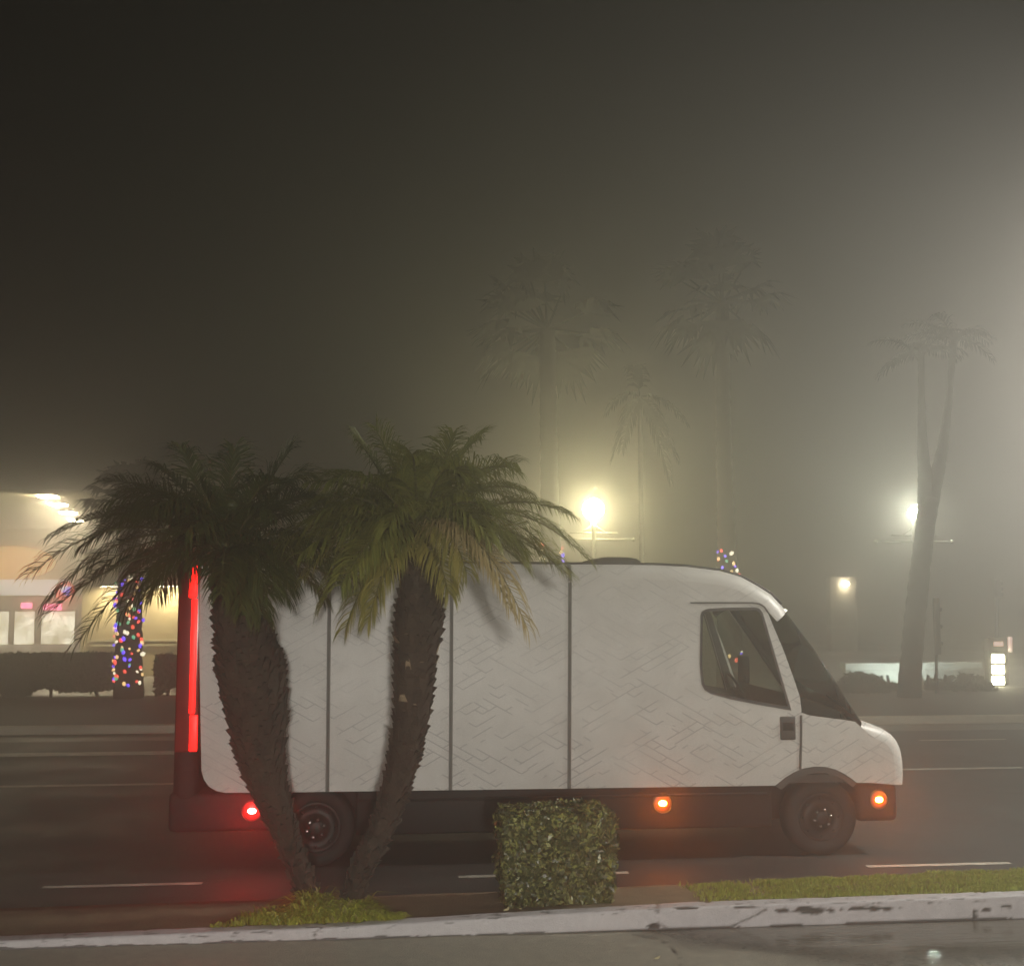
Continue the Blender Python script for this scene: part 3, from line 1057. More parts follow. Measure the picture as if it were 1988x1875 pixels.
# ------------------------------------------------------------------ near date palms
def frond(mb, base, tip, lift, pairs=42, ll=0.30, droop=0.5, m=0, mr=1, r=rng, w=0.0125):
    base, tip = Vector(base), Vector(tip)
    c = (base + tip) * 0.5 + Vector((0, 0, lift))
    L = (tip - base).length
    pts = []
    n = 16
    def B(t): return base * (1 - t) ** 2 + c * 2 * t * (1 - t) + tip * t * t
    def T(t): return ((c - base) * (1 - t) + (tip - c) * t).normalized()
    mb.tube([B(i / n) for i in range(n + 1)], [0.017 * (1 - 0.85 * i / n) for i in range(n + 1)], 5, mr)
    tw = r.uniform(-0.35, 0.35)
    for i in range(pairs):
        t = 0.14 + 0.86 * (i + r.uniform(-0.3, 0.3)) / (pairs - 1)
        t = min(max(t, 0.1), 1.0)
        p, tg = B(t), T(t)
        s = tg.cross(Vector((0, 0, 1)))
        if s.length < 0.1: s = Vector((1, 0, 0))
        s.normalize()
        up = s.cross(tg).normalized()
        prof = max(0.25, math.sin(math.pi * min(1, 0.12 + 0.80 * t)) ** 0.55)
        for sg in (-1, 1):
            a = 0.55 + 0.55 * t + r.uniform(-0.12, 0.12)
            d = (s * sg * math.cos(a) + tg * math.sin(a) + up * (0.30 + tw * sg + r.uniform(-0.15, 0.15))).normalized()
            ln = ll * prof * r.uniform(0.82, 1.12)
            wd = w * r.uniform(0.8, 1.2)
            wv = d.cross(up + s * r.uniform(-0.5, 0.5))
            if wv.length < 0.05: wv = tg.copy()
            wv.normalize()
            d2 = (d + Vector((0, 0, -droop * r.uniform(0.6, 1.3)))).normalized()
            d3 = (d2 + Vector((0, 0, -droop * r.uniform(0.7, 1.3)))).normalized()
            q1 = p + d * ln * 0.35; q2 = q1 + d2 * ln * 0.35; q3 = q2 + d3 * ln * 0.35
            k = mb.add([p - wv * wd * 0.35, p + wv * wd * 0.35, q1 + wv * wd * 0.5, q1 - wv * wd * 0.5, q2 + wv * wd * 0.42, q2 - wv * wd * 0.42, q3])
            mb.face((k, k + 1, k + 2, k + 3), m); mb.face((k + 3, k + 2, k + 4, k + 5), m); mb.face((k + 5, k + 4, k + 6), m)


def boots(mb, path, rad, scars, r):
    """overlapping cut leaf bases spiralling up the trunk"""
    n = len(path)
    for i in range(1, n):
        seg = path[i] - path[i - 1]
        L = seg.length
        steps = max(1, int(L / 0.034))
        for j in range(steps):
            t = j / steps
            c = path[i - 1] + seg * t
            R0 = rad[i - 1] + (rad[i] - rad[i - 1]) * t
            tg = seg.normalized()
            u = Vector((1, 0, 0)); u = (u - tg * u.dot(tg)).normalized(); v = tg.cross(u)
            cnt = max(5, int(R0 * 2 * math.pi / 0.10))
            ph = (i * 37 + j * 2.39996)
            for k in range(cnt):
                an = ph + 2 * math.pi * k / cnt + r.uniform(-0.12, 0.12)
                o = u * math.cos(an) + v * math.sin(an)
                s = tg.cross(o)
                wd, ht = r.uniform(0.026, 0.044), r.uniform(0.04, 0.085)
                out = r.uniform(0.014, 0.050)
                b0 = c + o * (R0 * 0.96)
                a = mb.add([b0 - s * wd, b0 + s * wd, b0 + s * wd * 0.55 + tg * ht + o * out, b0 - s * wd * 0.55 + tg * ht + o * out, b0 + tg * ht * 1.2])
                mi = 1 if r.random() < scars(c) * (0.35 + max(0, o.x)) else 0  # pale faces favour the right side, painting in highlights along with cut ends
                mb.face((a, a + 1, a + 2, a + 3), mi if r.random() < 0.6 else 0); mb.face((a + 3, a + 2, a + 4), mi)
                mb.face((a + 1, a + 4, a + 2), 0); mb.face((a, a + 3, a + 4), 0)


def smooth_path(cps, Y, n=4):
    ps = [P(x, y, Y(i)) for i, (x, y, h) in enumerate(cps)]
    rs = [(h - 5.0) * (Y(i) / F) for i, (x, y, h) in enumerate(cps)]
    path, rad = [], []
    for i in range(len(ps) - 1):
        p0, p1, p2, p3 = ps[max(0, i - 1)], ps[i], ps[i + 1], ps[min(len(ps) - 1, i + 2)]
        for k in range(n):
            t = k / n
            path.append(0.5 * ((2 * p1) + (p2 - p0) * t + (2 * p0 - 5 * p1 + 4 * p2 - p3) * t * t + (3 * p1 - p0 - 3 * p2 + p3) * t ** 3))
            rad.append(rs[i] + (rs[i + 1] - rs[i]) * t)
    path.append(ps[-1]); rad.append(rs[-1])
    return path, rad


def date_palm(label, cps, Y, tips, low, dry, crown_px, scar, seed, rand_n, rl, ll=0.40, leafm='frond'):
    r = random.Random(seed)
    path, rad = smooth_path(cps, lambda i: Y)
    path[0].z = min(path[0].z, 0.05)
    root = empty('date_palm', (path[0].x, path[0].y, 0.1))
    tag(root, label, 'palm tree', 'short date palms on the planting strip')
    mb = MB()
    mb.tube(path, [q * 0.97 for q in rad], 20, jitter=lambda i, k: 0.03 * nz(i * 1.3, k * 0.9, seed))
    boots(mb, path, rad, scar, r)
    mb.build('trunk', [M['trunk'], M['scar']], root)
    cc = P(crown_px[0], crown_px[1], Y)
    mb = MB()
    for (tx, ty, dy, lift) in tips:
        b0 = cc + Vector((r.uniform(-0.06, 0.06), r.uniform(-0.06, 0.06), r.uniform(-0.12, 0.06)))
        frond(mb, b0, P(tx, ty, Y + dy), lift, 62, ll, r.uniform(0.45, 0.8), 0, 1, r)
    for i in range(rand_n):
        az = 2 * math.pi * (i + r.random()) / rand_n
        el = r.uniform(0.0, 0.8)
        L = rl * r.uniform(0.75, 1.05)
        d = Vector((math.cos(az) * math.cos(el), math.sin(az) * math.cos(el) * 0.85, math.sin(el)))
        t = cc + d * L - Vector((0, 0, 0.35 * L * math.cos(el)))
        frond(mb, cc + d * 0.08, t, 0.30 * L, 56, ll, r.uniform(0.5, 0.85), 0, 1, r)
    # upright young spear leaves in the heart
    for i in range(6):
        az = r.uniform(0, 6.28)
        t = cc + Vector((math.cos(az) * 0.25, math.sin(az) * 0.25, r.uniform(0.4, 0.6)))
        frond(mb, cc, t, 0.05, 30, ll * 0.7, 0.1, 0, 1, r)
    mb.build('crown', [M[leafm], M['rachis']], root)
    if low:
        mb = MB()
        for (tx, ty, dy, lift) in low:
            b0 = cc + Vector((r.uniform(-0.05, 0.05), -0.05, -0.12))
            frond(mb, b0, P(tx, ty, Y + dy), lift, 62, ll * 0.95, r.uniform(0.7, 1.0), 0, 1, r)
        tag(mb.build('drooping_fronds', [M['lowfrond'], M['rachis']], root), 'yellow-green lower fronds hanging over the trunk')
    for (tx, ty, dy, lift) in dry:
        mb = MB()
        frond(mb, cc + Vector((0, 0, -0.1)), P(tx, ty, Y + dy), lift, 60, ll, 0.9, 0, 1, r)
        tag(mb.build('dry_frond', [M['dryfrond'], M['rachis']], root), 'straw-coloured dying frond hanging in front of the van')
    return root


date_palm('shaggy dark date palm whose thick bulging trunk leans over the red tail light',
          [(604, 1758, 25), (588, 1705, 24), (566, 1645, 26), (541, 1580, 32), (523, 1532, 38), (505, 1452, 52), (497, 1376, 63), (487, 1302, 68), (474, 1240, 60), (462, 1190, 50), (452, 1130, 44), (446, 1080, 34)],
          9.85,
          [(62, 1112, -0.2, 0.62), (150, 1250, -0.35, 0.66), (205, 935, 0.3, 0.35), (300, 905, 0.3, 0.3), (352, 870, 0.5, 0.2), (455, 872, 0.4, 0.15), (565, 872, 0.0, 0.15), (600, 920, 0.4, 0.3),
           (105, 1040, 0.4, 0.5), (235, 1190, -0.5, 0.55), (290, 1160, -0.6, 0.5), (645, 1090, -0.5, 0.5), (560, 1130, -0.6, 0.45), (165, 1060, -0.1, 0.55), (270, 1010, -0.4, 0.4), (90, 1170, 0.2, 0.7), (640, 1000, 0.4, 0.4),
           (520, 1150, -0.45, 0.35), (468, 1185, -0.5, 0.3), (505, 1195, -0.4, 0.35), (555, 1160, -0.3, 0.4)],
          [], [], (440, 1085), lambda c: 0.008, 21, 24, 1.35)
date_palm('date palm with yellow-green drooping fronds and pale cut scars with painted highlights, in front of the van seams',
          [(684, 1752, 22), (699, 1692, 24), (735, 1620, 27), (768, 1532, 30), (788, 1450, 34), (798, 1390, 38), (804, 1330, 42), (808, 1265, 46), (813, 1205, 52), (816, 1150, 44), (813, 1070, 32)],
          9.5,
          [(690, 850, 0.2, 0.15), (730, 835, -0.1, 0.1), (880, 842, 0.2, 0.15), (930, 850, 0.4, 0.25), (1000, 900, 0.5, 0.3), (1140, 1085, 0.0, 0.62), (1105, 1000, 0.4, 0.45), (1085, 1085, -0.4, 0.55), (600, 935, 0.3, 0.3), (560, 1040, 0.1, 0.5), (610, 1010, -0.4, 0.4), (640, 1130, -0.3, 0.55),
           (1010, 1080, -0.5, 0.5), (950, 1050, -0.7, 0.4), (700, 1100, -0.7, 0.4), (900, 930, -0.4, 0.3), (760, 930, -0.4, 0.3)],
          [(625, 1175, -0.3, 0.6), (672, 1215, -0.45, 0.55), (715, 1205, -0.6, 0.45), (590, 1120, -0.2, 0.55), (960, 1130, -0.5, 0.5), (1090, 1110, -0.2, 0.6), (870, 1150, -0.6, 0.35), (905, 1110, -0.7, 0.5)],
          [(1022, 1215, -1.0, 0.75), (985, 1175, -0.9, 0.70)],
          (812, 1040), lambda c: 0.30 if 1.7 < c.z < 2.3 else 0.03, 33, 26, 1.2, 0.38, 'lit_frond')

# ------------------------------------------------------------------ clipped hedge block
def leaf(mb, p, nrm_, size, r, m=0):
    nrm_ = (nrm_ + Vector((r.uniform(-1, 1), r.uniform(-1, 1), r.uniform(-1, 1))) * 0.75).normalized()
    u = nrm_.orthogonal().normalized()
    u = (Matrix.Rotation(r.uniform(0, 6.28), 3, nrm_) @ u)
    v = nrm_.cross(u)
    a = mb.add([p - u * size, p + v * size * 0.48 - u * size * 0.1, p + u * size, p - v * size * 0.48 - u * size * 0.1])
    mb.face((a, a + 1, a + 2, a + 3), m)


HX0, HX1 = P(972, 1650, 9.32).x, P(1202, 1650, 9.32).x
hz1 = P(1080, 1580, 9.32).z
hedge = empty('clipped_hedge', ((HX0 + HX1) / 2, 9.62, 0.1))
tag(hedge, 'small square-clipped hedge standing alone behind the kerb in front of the van', 'hedge')
mb = MB()
r = random.Random(5)
HY0, HY1, HZ0 = 9.34, 9.88, 0.10


def hedge_leaf(x, y, z, n, deep):
    if nz(x * 7, y * 7, z * 7 + 7) < -0.22 and deep < 0.02: return
    bulge = 0.035 * nz(x * 5, y * 5, z * 5) + 0.03 * nz(x * 13, y * 13, z * 13 + 2)
    rb = 0.085
    q = Vector((min(max(x, HX0 + rb), HX1 - rb), min(max(y, HY0 + rb), HY1 - rb), min(z, hz1 - rb)))
    dv = Vector((x, y, z)) - q
    if dv.length > rb:
        dv = dv.normalized() * rb
        x, y, z = q + dv
    # a little narrower at the foot, ragged hem
    cx = (HX0 + HX1) / 2
    k = 0.92 + 0.08 * min(1, (z - HZ0) / 0.35)
    p = Vector((cx + (x - cx) * k, y, z)) + n * (bulge - deep)
    m = 1 if (r.random() < (0.16 if z > hz1 - 0.12 else 0.05)) else 0
    leaf(mb, p, n, r.uniform(0.018, 0.038), r, m)


for i in range(4600):
    hedge_leaf(r.uniform(HX0, HX1), HY0, r.uniform(HZ0, hz1), Vector((0, -1, 0.15)), r.choice((0, 0, 0.03, 0.06)))
for i in range(2200):
    sx_ = r.choice((HX0, HX1))
    hedge_leaf(sx_, r.uniform(HY0, HY1), r.uniform(HZ0, hz1), Vector((-1 if sx_ == HX0 else 1, 0, 0.1)), r.choice((0, 0, 0.03, 0.06)))
for i in range(2600):
    hedge_leaf(r.uniform(HX0, HX1), r.uniform(HY0, HY1), hz1, Vector((0, 0, 1)), r.choice((0, 0, 0.03, 0.06)))
for i in range(700):
    hedge_leaf(r.uniform(HX0, HX1), HY1, r.uniform(HZ0, hz1), Vector((0, 1, 0.1)), r.choice((0, 0.03)))
mb.build('foliage', [M['hedge'], M['hedgeglint']], hedge)
mb = MB()
mb.box((HX0 + 0.10, HY0 + 0.09, HZ0 + 0.06), (HX1 - 0.10, HY1 - 0.09, hz1 - 0.10), 0, 0.05, 2)
for i in range(7):
    xx, yy = r.uniform(HX0 + 0.12, HX1 - 0.12), r.uniform(HY0 + 0.1, HY1 - 0.1)
    mb.tube([(xx, yy, 0.06), (xx + r.uniform(-0.03, 0.03), yy, 0.22)], 0.014, 6)
for i in range(160):
    xx, zz = r.uniform(HX0 + 0.05, HX1 - 0.05), r.uniform(HZ0, hz1 - 0.06)
    mb.tube([(xx, HY0 + 0.1, zz), (xx + r.uniform(-0.05, 0.05), HY0 + 0.01, zz + r.uniform(0, 0.07))], 0.003, 4, cap=False)
mb.build('stems', M['twig'], hedge)


# fallen leaves
def fallen(px, py, z, size, lab, stand=0.0):
    c = G(px, py, z)
    mb = MB()
    an = rng.uniform(0, 6.28)
    u = Vector((math.cos(an), math.sin(an), stand)).normalized(); v = Vector((-math.sin(an), math.cos(an), 0.1))
    pts = [c - u * size, c - u * size * 0.4 + v * size * 0.42, c + u * size * 0.3 + v * size * 0.40, c + u * size + Vector((0, 0, size * 0.4)), c + u * size * 0.3 - v * size * 0.38, c - u * size * 0.4 - v * size * 0.40]
    pts = [p + Vector((0, 0, 0.012)) for p in pts]
    a = mb.add(pts)
    mb.face((a, a + 1, a + 2, a + 3)); mb.face((a, a + 3, a + 4, a + 5))
    tag(mb.build('fallen_leaf', M['deadleaf'], None, c), lab, 'leaf', 'dead leaves lying about')


fallen(990, 1752, 0.15, 0.040, 'pale yellow leaf propped against the foot of the clipped hedge', 1.2)
fallen(983, 1768, 0.13, 0.045, 'pale leaf flat on the kerb top left of the hedge')
fallen(1010, 1767, 0.14, 0.026, 'small pale leaf on the kerb edge under the hedge')
fallen(1276, 1862, 0.0, 0.030, 'lone pale leaf lying on the wet asphalt by the crack')


# ------------------------------------------------------------------ grass
def blades(mb, n, fn, r):
    for _ in range(n):
        res = fn(r)
        if res is None: continue
        p, h, lean, wd = res
        an = r.uniform(0, 6.28)
        w = Vector((math.cos(an), math.sin(an), 0)) * wd
        d = Vector((r.uniform(-1, 1), r.uniform(-1, 1), 0)) * lean
        q1 = p + d * h * 0.4 + Vector((0, 0, h * 0.62)); q2 = p + d * h + Vector((0, 0, h * max(0.35, 1 - lean * 0.5)))
        a = mb.add([p - w, p + w, q1 + w * 0.7, q1 - w * 0.7, q2])
        mi = 1 if r.random() < 0.10 + 0.25 * max(0, nz(p.x * 2.2, p.y * 4, 9)) else 0
        mb.face((a, a + 1, a + 2, a + 3), mi); mb.face((a + 3, a + 2, a + 4), mi)


def clump_fn(r):
    x = r.gauss(-0.08, 0.52)
    cl, cr_ = G(410, 1785, 0.09).x, G(782, 1775, 0.1).x
    if not cl < x < cr_: return None
    t = (x - cl) / (cr_ - cl)
    env = max(0.12, math.sin(math.pi * min(1, max(0, 0.04 + 0.96 * t ** 1.15))) ** 1.2)
    if t < 0.3: env *= 0.75
    env *= 0.55 + 0.75 * max(0, 0.5 + nz(x * 5.5, 3.3)) 
    y = r.uniform(9.17, 9.2 + 0.42 * env)
    z = lerp_tab(KT, x) - 0.01
    return Vector((x, y, z)), (0.05 + 0.145 * env) * r.uniform(0.55, 1.15), r.uniform(0.5, 1.9), r.uniform(0.005, 0.011)


mb = MB(); blades(mb, 5200, clump_fn, random.Random(3))
tag(mb.build('ground_cover', [M['clump'], M['straw']]), 'tuft of strappy yellow-green ground cover at the palm feet', 'ground cover', None, 'stuff')


def lawn_fn(r):
    x = r.uniform(2.45, 6.8)
    fy = lerp_tab(FY, x)
    lim = min(1, max(0, (x - 2.45) / 1.1))
    y0 = 9.2
    y = r.uniform(y0, fy - 0.02)
    # starts as a thin wedge and widens to the right
    if r.random() > lim ** 0.7: return None
    if nz(x * 3.1, y * 6.5, 4) < -0.28 and r.random() < 0.75: return None
    t = (y - 9.19) / (fy - 9.19)
    z = lerp_tab(KT, x) - 0.012 + (0.10 - lerp_tab(KT, x) + 0.012) * t
    return Vector((x, y, z)), r.uniform(0.018, 0.045) * (0.75 + 0.9 * max(0, 0.4 + nz(x * 5, y * 8, 1))), r.uniform(0.2, 1.0), r.uniform(0.003, 0.006)


mb = MB(); blades(mb, 42000, lawn_fn, random.Random(4))
tag(mb.build('lawn_grass', [M['grass'], M['straw']]), 'short bright green grass along the right-hand kerb', 'grass', None, 'stuff')


# ------------------------------------------------------------------ far palms
def fan_crown(mb, c, Rl, n, r, droop=0.25, lowest=-0.9):
    for i in range(n):
        az = r.uniform(0, 6.28)
        el = r.uniform(lowest, 1.3)
        d = Vector((math.cos(az) * math.cos(el), math.sin(az) * math.cos(el), math.sin(el)))
        hub = c + d * Rl * r.uniform(0.45, 0.65)
        mb.tube([c, hub], [0.03, 0.02], 4, 0, False)
        s = d.cross(Vector((0, 0, 1)))
        if s.length < 0.1: s = Vector((1, 0, 0))
        s.normalize(); up = s.cross(d)
        for k in range(11):
            a = (k - 5) / 5 * 1.25
            dd = (d * math.cos(a) + s * math.sin(a) + up * 0.1).normalized()
            w = dd.cross(up).normalized() * 0.045 * Rl
            L = Rl * r.uniform(0.42, 0.6)
            q1 = hub + dd * L * 0.6; q2 = hub + dd * L + Vector((0, 0, -L * droop * r.uniform(0.5, 2)))
            i0 = mb.add([hub, q1 + w, q2, q1 - w])
            mb.face((i0, i0 + 1, i0 + 2, i0 + 3))


def far_palm(label, pts, Y, crowns, seed, kind='fan'):
    r = random.Random(seed)
    base = P(pts[0][0], pts[0][1], Y)
    root = empty('tall_palm', (base.x, Y, 0.14))
    tag(root, label, 'palm tree', 'tall palms across the road')
    ps = [P(x, y, Y) for x, y, h in pts]
    ps[0].z = 0.10
    rs = [h * Y / F for x, y, h in pts]
    path, rad = [], []
    for i in range(len(ps) - 1):
        n = max(2, int((ps[i + 1] - ps[i]).length / 0.16))
        for k in range(n):
            t = k / n
            path.append(ps[i].lerp(ps[i + 1], t)); rad.append(rs[i] + (rs[i + 1] - rs[i]) * t)
    path.append(ps[-1]); rad.append(rs[-1])
    mb = MB()
    mb.tube(path, rad, 14, jitter=lambda i, k: 0.10 * nz(i * 0.9, k * 1.7, seed) + (0.06 if i % 2 else 0))
    return root, mb, ps


BULBMESH = []
for mt in BULB:
    mb = MB(); mb.sphere((0, 0, 0), 0.050, 0, 1, (0.85, 0.85, 1.2))
    o = mb.build('bulb', mt)
    BULBMESH.append(o.data); bpy.data.objects.remove(o)


def string_lights(label, axis, z0, z1, n, seed, sc=1.0, gap=None):
    """axis(z) -> (x, y, radius) of the trunk the string is wound round"""
    r = random.Random(seed)
    x, y, q = axis(z0)
    root = empty('string_lights', (x, y - q, z0))
    tag(root, label, 'string lights', 'coloured light strings wound round palm trunks')
    turns = max(2, int((z1 - z0) / 0.16))
    mb = MB(); pts = []
    for k in range(turns * 14 + 1):
        t = k / (turns * 14)
        z = z0 + (z1 - z0) * t
        x, y, q = axis(z)
        a = 2 * math.pi * turns * t
        pts.append((x + (q + 0.02) * math.cos(a), y + (q + 0.02) * math.sin(a), z))
    mb.tube(pts, 0.006, 4, cap=False)
    mb.build('cable', M['darkpost'], root)
    order = [1, 0, 2, 3, 0, 1, 2, 4, 0, 2, 1, 3]
    for k in range(n):
        t = (k + r.uniform(0.1, 0.9)) / n
        z = z0 + (z1 - z0) * t
        if gap and gap[0] < z < gap[1]: continue
        x, y, q = axis(z)
        a = -math.pi / 2 + r.uniform(-1.5, 1.5)
        o = bpy.data.objects.new('bulb', BULBMESH[order[(k + r.choice((0, 0, 1))) % 12]])
        COL.objects.link(o)
        o.parent = root
        o.location = Vector((x + (q + 0.05) * math.cos(a), y + (q + 0.05) * math.sin(a), z)) - root.location
        s = sc * r.uniform(0.6, 1.15)
        o.scale = (s, s, s)
        o.rotation_euler = (r.uniform(-0.6, 0.6), r.uniform(-0.9, 0.9), 0)


def axis_of(ps, hs, Y):
    tab_x = sorted([(p.z, p.x) for p in ps]); tab_r = sorted([(p.z, h * Y / F) for p, h in zip(ps, hs)])
    return lambda z: (lerp_tab(tab_x, z), Y, lerp_tab(tab_r, z))


# left: light-wrapped palm in front of the shop
pts = [(250, 1362, 27), (250, 1300, 24), (251, 1180, 22), (253, 975, 16)]
root, mb, ps = far_palm('palm trunk wrapped in red, blue and amber lights in front of the lit shop', pts, 28.2, None, 41)
mb.build('trunk', M['fartrunk'], root)
mb = MB(); fan_crown(mb, ps[-1], 1.15, 40, random.Random(1)); mb.build('crown', M['farleaf'], root)
string_lights('light string wound round the palm trunk before the shop, densest of the strings', axis_of(ps, [p[2] for p in pts], 28.2), 0.45, P(250, 1120, 28.2).z, 96, 11)
# centre left, behind the van
pts = [(1078, 1356, 26), (1073, 1200, 22), (1069, 1050, 19), (1066, 900, 17), (1062, 640, 15)]
root, mb, ps = far_palm('faint tall palm left of the bright globe lamp, fading upward into fog', pts, 27.0, None, 42)
mb.build('trunk', M['fartrunk'], root)
mb = MB(); fan_crown(mb, ps[-1], 1.9, 26, random.Random(2)); mb.build('crown', M['farleaf'], root)
string_lights('light string on the palm left of the globe lamp, just above the van roof', axis_of(ps, [p[2] for p in pts], 27.0), P(1070, 1180, 27).z, P(1070, 1055, 27).z, 30, 12)
# centre right
pts = [(1418, 1356, 27), (1416, 1200, 22), (1411, 1070, 18), (1406, 900, 15), (1404, 740, 13), (1402, 590, 13)]
root, mb, ps = far_palm('tall straight palm rising behind the van cab into the fog', pts, 27.0, None, 43)
mb.build('trunk', M['fartrunk'], root)
mb = MB(); fan_crown(mb, ps[-1], 1.8, 26, random.Random(3)); mb.build('crown', M['farleaf'], root)
string_lights('light string on the palm behind the cab, above the roof and through the window', axis_of(ps, [p[2] for p in pts], 27.0), P(1413, 1310, 27).z, P(1413, 1066, 27).z, 62, 13, 1.0, (P(1413, 1262, 27).z, P(1413, 1120, 27).z))
# drooping crown beyond the lamp
pts = [(1248, 1330, 8), (1246, 1100, 5), (1242, 770, 4)]
root, mb, ps = far_palm('drooping palm crown hanging dark in the fog above and right of the globe lamp', pts, 33.0, None, 44)
mb.build('trunk', M['fartrunk'], root)
mb = MB(); rr_ = random.Random(9)
for (tx, ty) in ((1190, 890), (1208, 870), (1180, 800), (1300, 930), (1312, 890), (1290, 860), (1330, 820), (1230, 715)):
    frond(mb, ps[-1], P(tx, ty, 33 + rr_.uniform(-0.8, 0.8)), 0.5, 34, 0.6, 0.9, 0, 0, rr_, 0.05)
mb.build('crown', M['farleaf'], root)
# right: leaning forked palm
pts = [(1765, 1358, 24), (1768, 1300, 21), (1776, 1200, 20), (1787, 1100, 19), (1797, 1020, 18), (1803, 965, 19)]
root, mb, ps = far_palm('leaning palm with forked trunk in front of the right-hand street lamp', pts, 26.5, None, 45)
tr = mb
fk = ps[-1]
a_ = [ps[-2], P(1796, 930, 26.5), P(1791, 870, 26.5), P(1789, 780, 26.5), P(1788, 690, 26.5)]
b_ = [ps[-2], P(1818, 925, 26.5), P(1830, 870, 26.5), P(1842, 780, 26.5), P(1852, 660, 26.5)]
for br in (a_, b_):
    pp = []
    for i in range(len(br) - 1):
        for k in range(8): pp.append(br[i].lerp(br[i + 1], k / 8))
    pp.append(br[-1])
    tr.tube(pp, [0.21 - 0.135 * min(1, i / 26) for i in range(len(pp))], 12, jitter=lambda i, k: 0.12 * nz(i * 0.9, k * 1.7, 8))
tr.build('trunk', M['fartrunk'], root)
mb = MB(); rr_ = random.Random(19)
for hd_ in (a_[-1], b_[-1]):
    for k in range(11):
        an = 2 * math.pi * (k + rr_.random()) / 11
        L_ = rr_.uniform(0.9, 1.3)
        frond(mb, hd_, hd_ + Vector((math.cos(an) * L_, math.sin(an) * L_, rr_.uniform(-0.5, 0.55))), 0.35, 26, 0.42, 0.9, 0, 0, rr_, 0.022)
mb.build('crown', M['farleaf'], root)


# ------------------------------------------------------------------ street lamps
def globe_lamp(label, px, py, Y, gm, rad_, arm_px, seed):
    c = P(px, py, Y)
    root = empty('street_lamp', (c.x, Y, 0.14))
    tag(root, label, 'street lamp', 'globe street lamps across the road')
    mb = MB()
    top = c.z - rad_ - 0.05
    mb.tube([(c.x, Y, 0.12), (c.x, Y, 0.5), (c.x, Y, 0.55), (c.x, Y, top - 0.12), (c.x, Y, top)], [0.13, 0.11, 0.065, 0.05, 0.09], 12)
    mb.build('pole', M['palemetal'], root)
    mb = MB(); mb.sphere(c, rad_, 0, 2); mb.build('globe', gm, root)
    az = P(px, arm_px, Y).z
    mb = MB()
    L = 80 * Y / F
    mb.tube([(c.x - L, Y, az), (c.x + L, Y, az)], 0.028, 8)
    mb.tube([(c.x - L * 0.6, Y, az + 0.16), (c.x + L * 0.6, Y, az + 0.16)], 0.02, 8)
    for s in (-1, 1):
        mb.sphere((c.x + s * L, Y, az), 0.055, 0, 1)
        mb.tube([(c.x + s * 0.05, Y, az + 0.34), (c.x + s * L * 0.3, Y, az + 0.16)], 0.016, 6)
    mb.build('banner_arm', M['palemetal'], root)
    return c


globe_lamp('bright warm globe street lamp with banner arm above the van roof', 1152, 988, 27.8, M['globe1'], 0.27, 1047, 1)
globe_lamp('smaller cool-white globe street lamp half hidden by the forked palm', 1773, 994, 28.4, M['globe2'], 0.13, 1051, 2)


def lot_lamp(label, loc, gm, size, aim, group=None, h_arm=0.8, tilt_deg=32, visor=0.0):
    root = empty('lamp_post', (loc[0], loc[1], 0))
    tag(root, label, 'street lamp', group)
    x, y, z = loc
    mb = MB()
    mb.tube([(x, y, 0), (x, y, z - 0.1), (x, y, z + 0.1)], [0.12, 0.08, 0.07], 12)
    d = Vector((aim[0] - x, aim[1] - y, 0)).normalized()
    e = Vector((x, y, z)) + d * h_arm
    mb.tube([(x, y, z), e], 0.04, 8)
    mb.build('pole', M['metal'], root)
    # head: housing above, lens below, tilted towards what it lights
    s = Vector((-d.y, d.x, 0))
    tilt = (d * math.cos(R(tilt_deg)) + Vector((0, 0, -math.sin(R(tilt_deg)))))   # lens normal
    u = s; v = tilt.cross(u)
    c = e
    mb = MB()
    a = mb.add([c + u * sx_ * size * 0.56 + v * sy_ * size * 0.36 - tilt * t for t in (0.012, 0.16) for sx_, sy_ in ((-1, -1), (1, -1), (1, 1), (-1, 1))])
    for f in ((0, 1, 2, 3), (4, 7, 6, 5), (0, 4, 5, 1), (1, 5, 6, 2), (2, 6, 7, 3), (3, 7, 4, 0)):
        mb.face([a + k for k in f])
    hd = mb.build('lamp_head', M['metal'], root)
    mb = MB()
    i = mb.add([c + u * sx_ * size * 0.5 + v * sy_ * size * 0.2 for sx_, sy_ in ((-1, -1), (1, -1), (1, 1), (-1, 1))])
    mb.face((i, i + 1, i + 2, i + 3))
    mb.build('lens', gm, hd)
    if visor:
        # unseen hood added to shade the fog and the van's upper side
        vz = max(p[2] for p in mb.v) + 0.012
        mb = MB()
        b0 = Vector((c.x, c.y, vz)) - d * 0.02
        mb.box((-size * 0.9, 0, 0), (size * 0.9, visor, 0.02), 0, 0.004, 1)
        rot = Matrix((( s.x, d.x, 0), (s.y, d.y, 0), (0, 0, 1)))
        mb.v = [tuple(b0 + rot @ Vector((p[0], p[1], p[2] - p[1] * math.tan(R(5))))) for p in mb.v]
        mb.build('visor', M['metal'], hd)
        vz = min(c.z + (u * sx_ * size * 0.5 + v * sy_ * size * 0.2).z for sx_ in (-1, 1) for sy_ in (-1, 1)) - 0.03
        b0 = Vector((c.x, c.y, vz)) - d * 0.02
        mb = MB()
        mb.box((-size * 0.9, 0, -0.02), (size * 0.9, visor * 0.8, 0), 0, 0.004, 1)  # unseen plate added to stop light bouncing off the near ground
        mb.v = [tuple(b0 + rot @ Vector((p[0], p[1], p[2] - p[1] * math.tan(R(12))))) for p in mb.v]
        mb.build('barn_door', M['black'], hd)


lot_lamp('floodlight post in the near parking lot behind the viewer', (0.45, -10.3, 3.4), M['head_lot'], 0.55, (0.55, 11), None, 0.8, 9, 1.25)
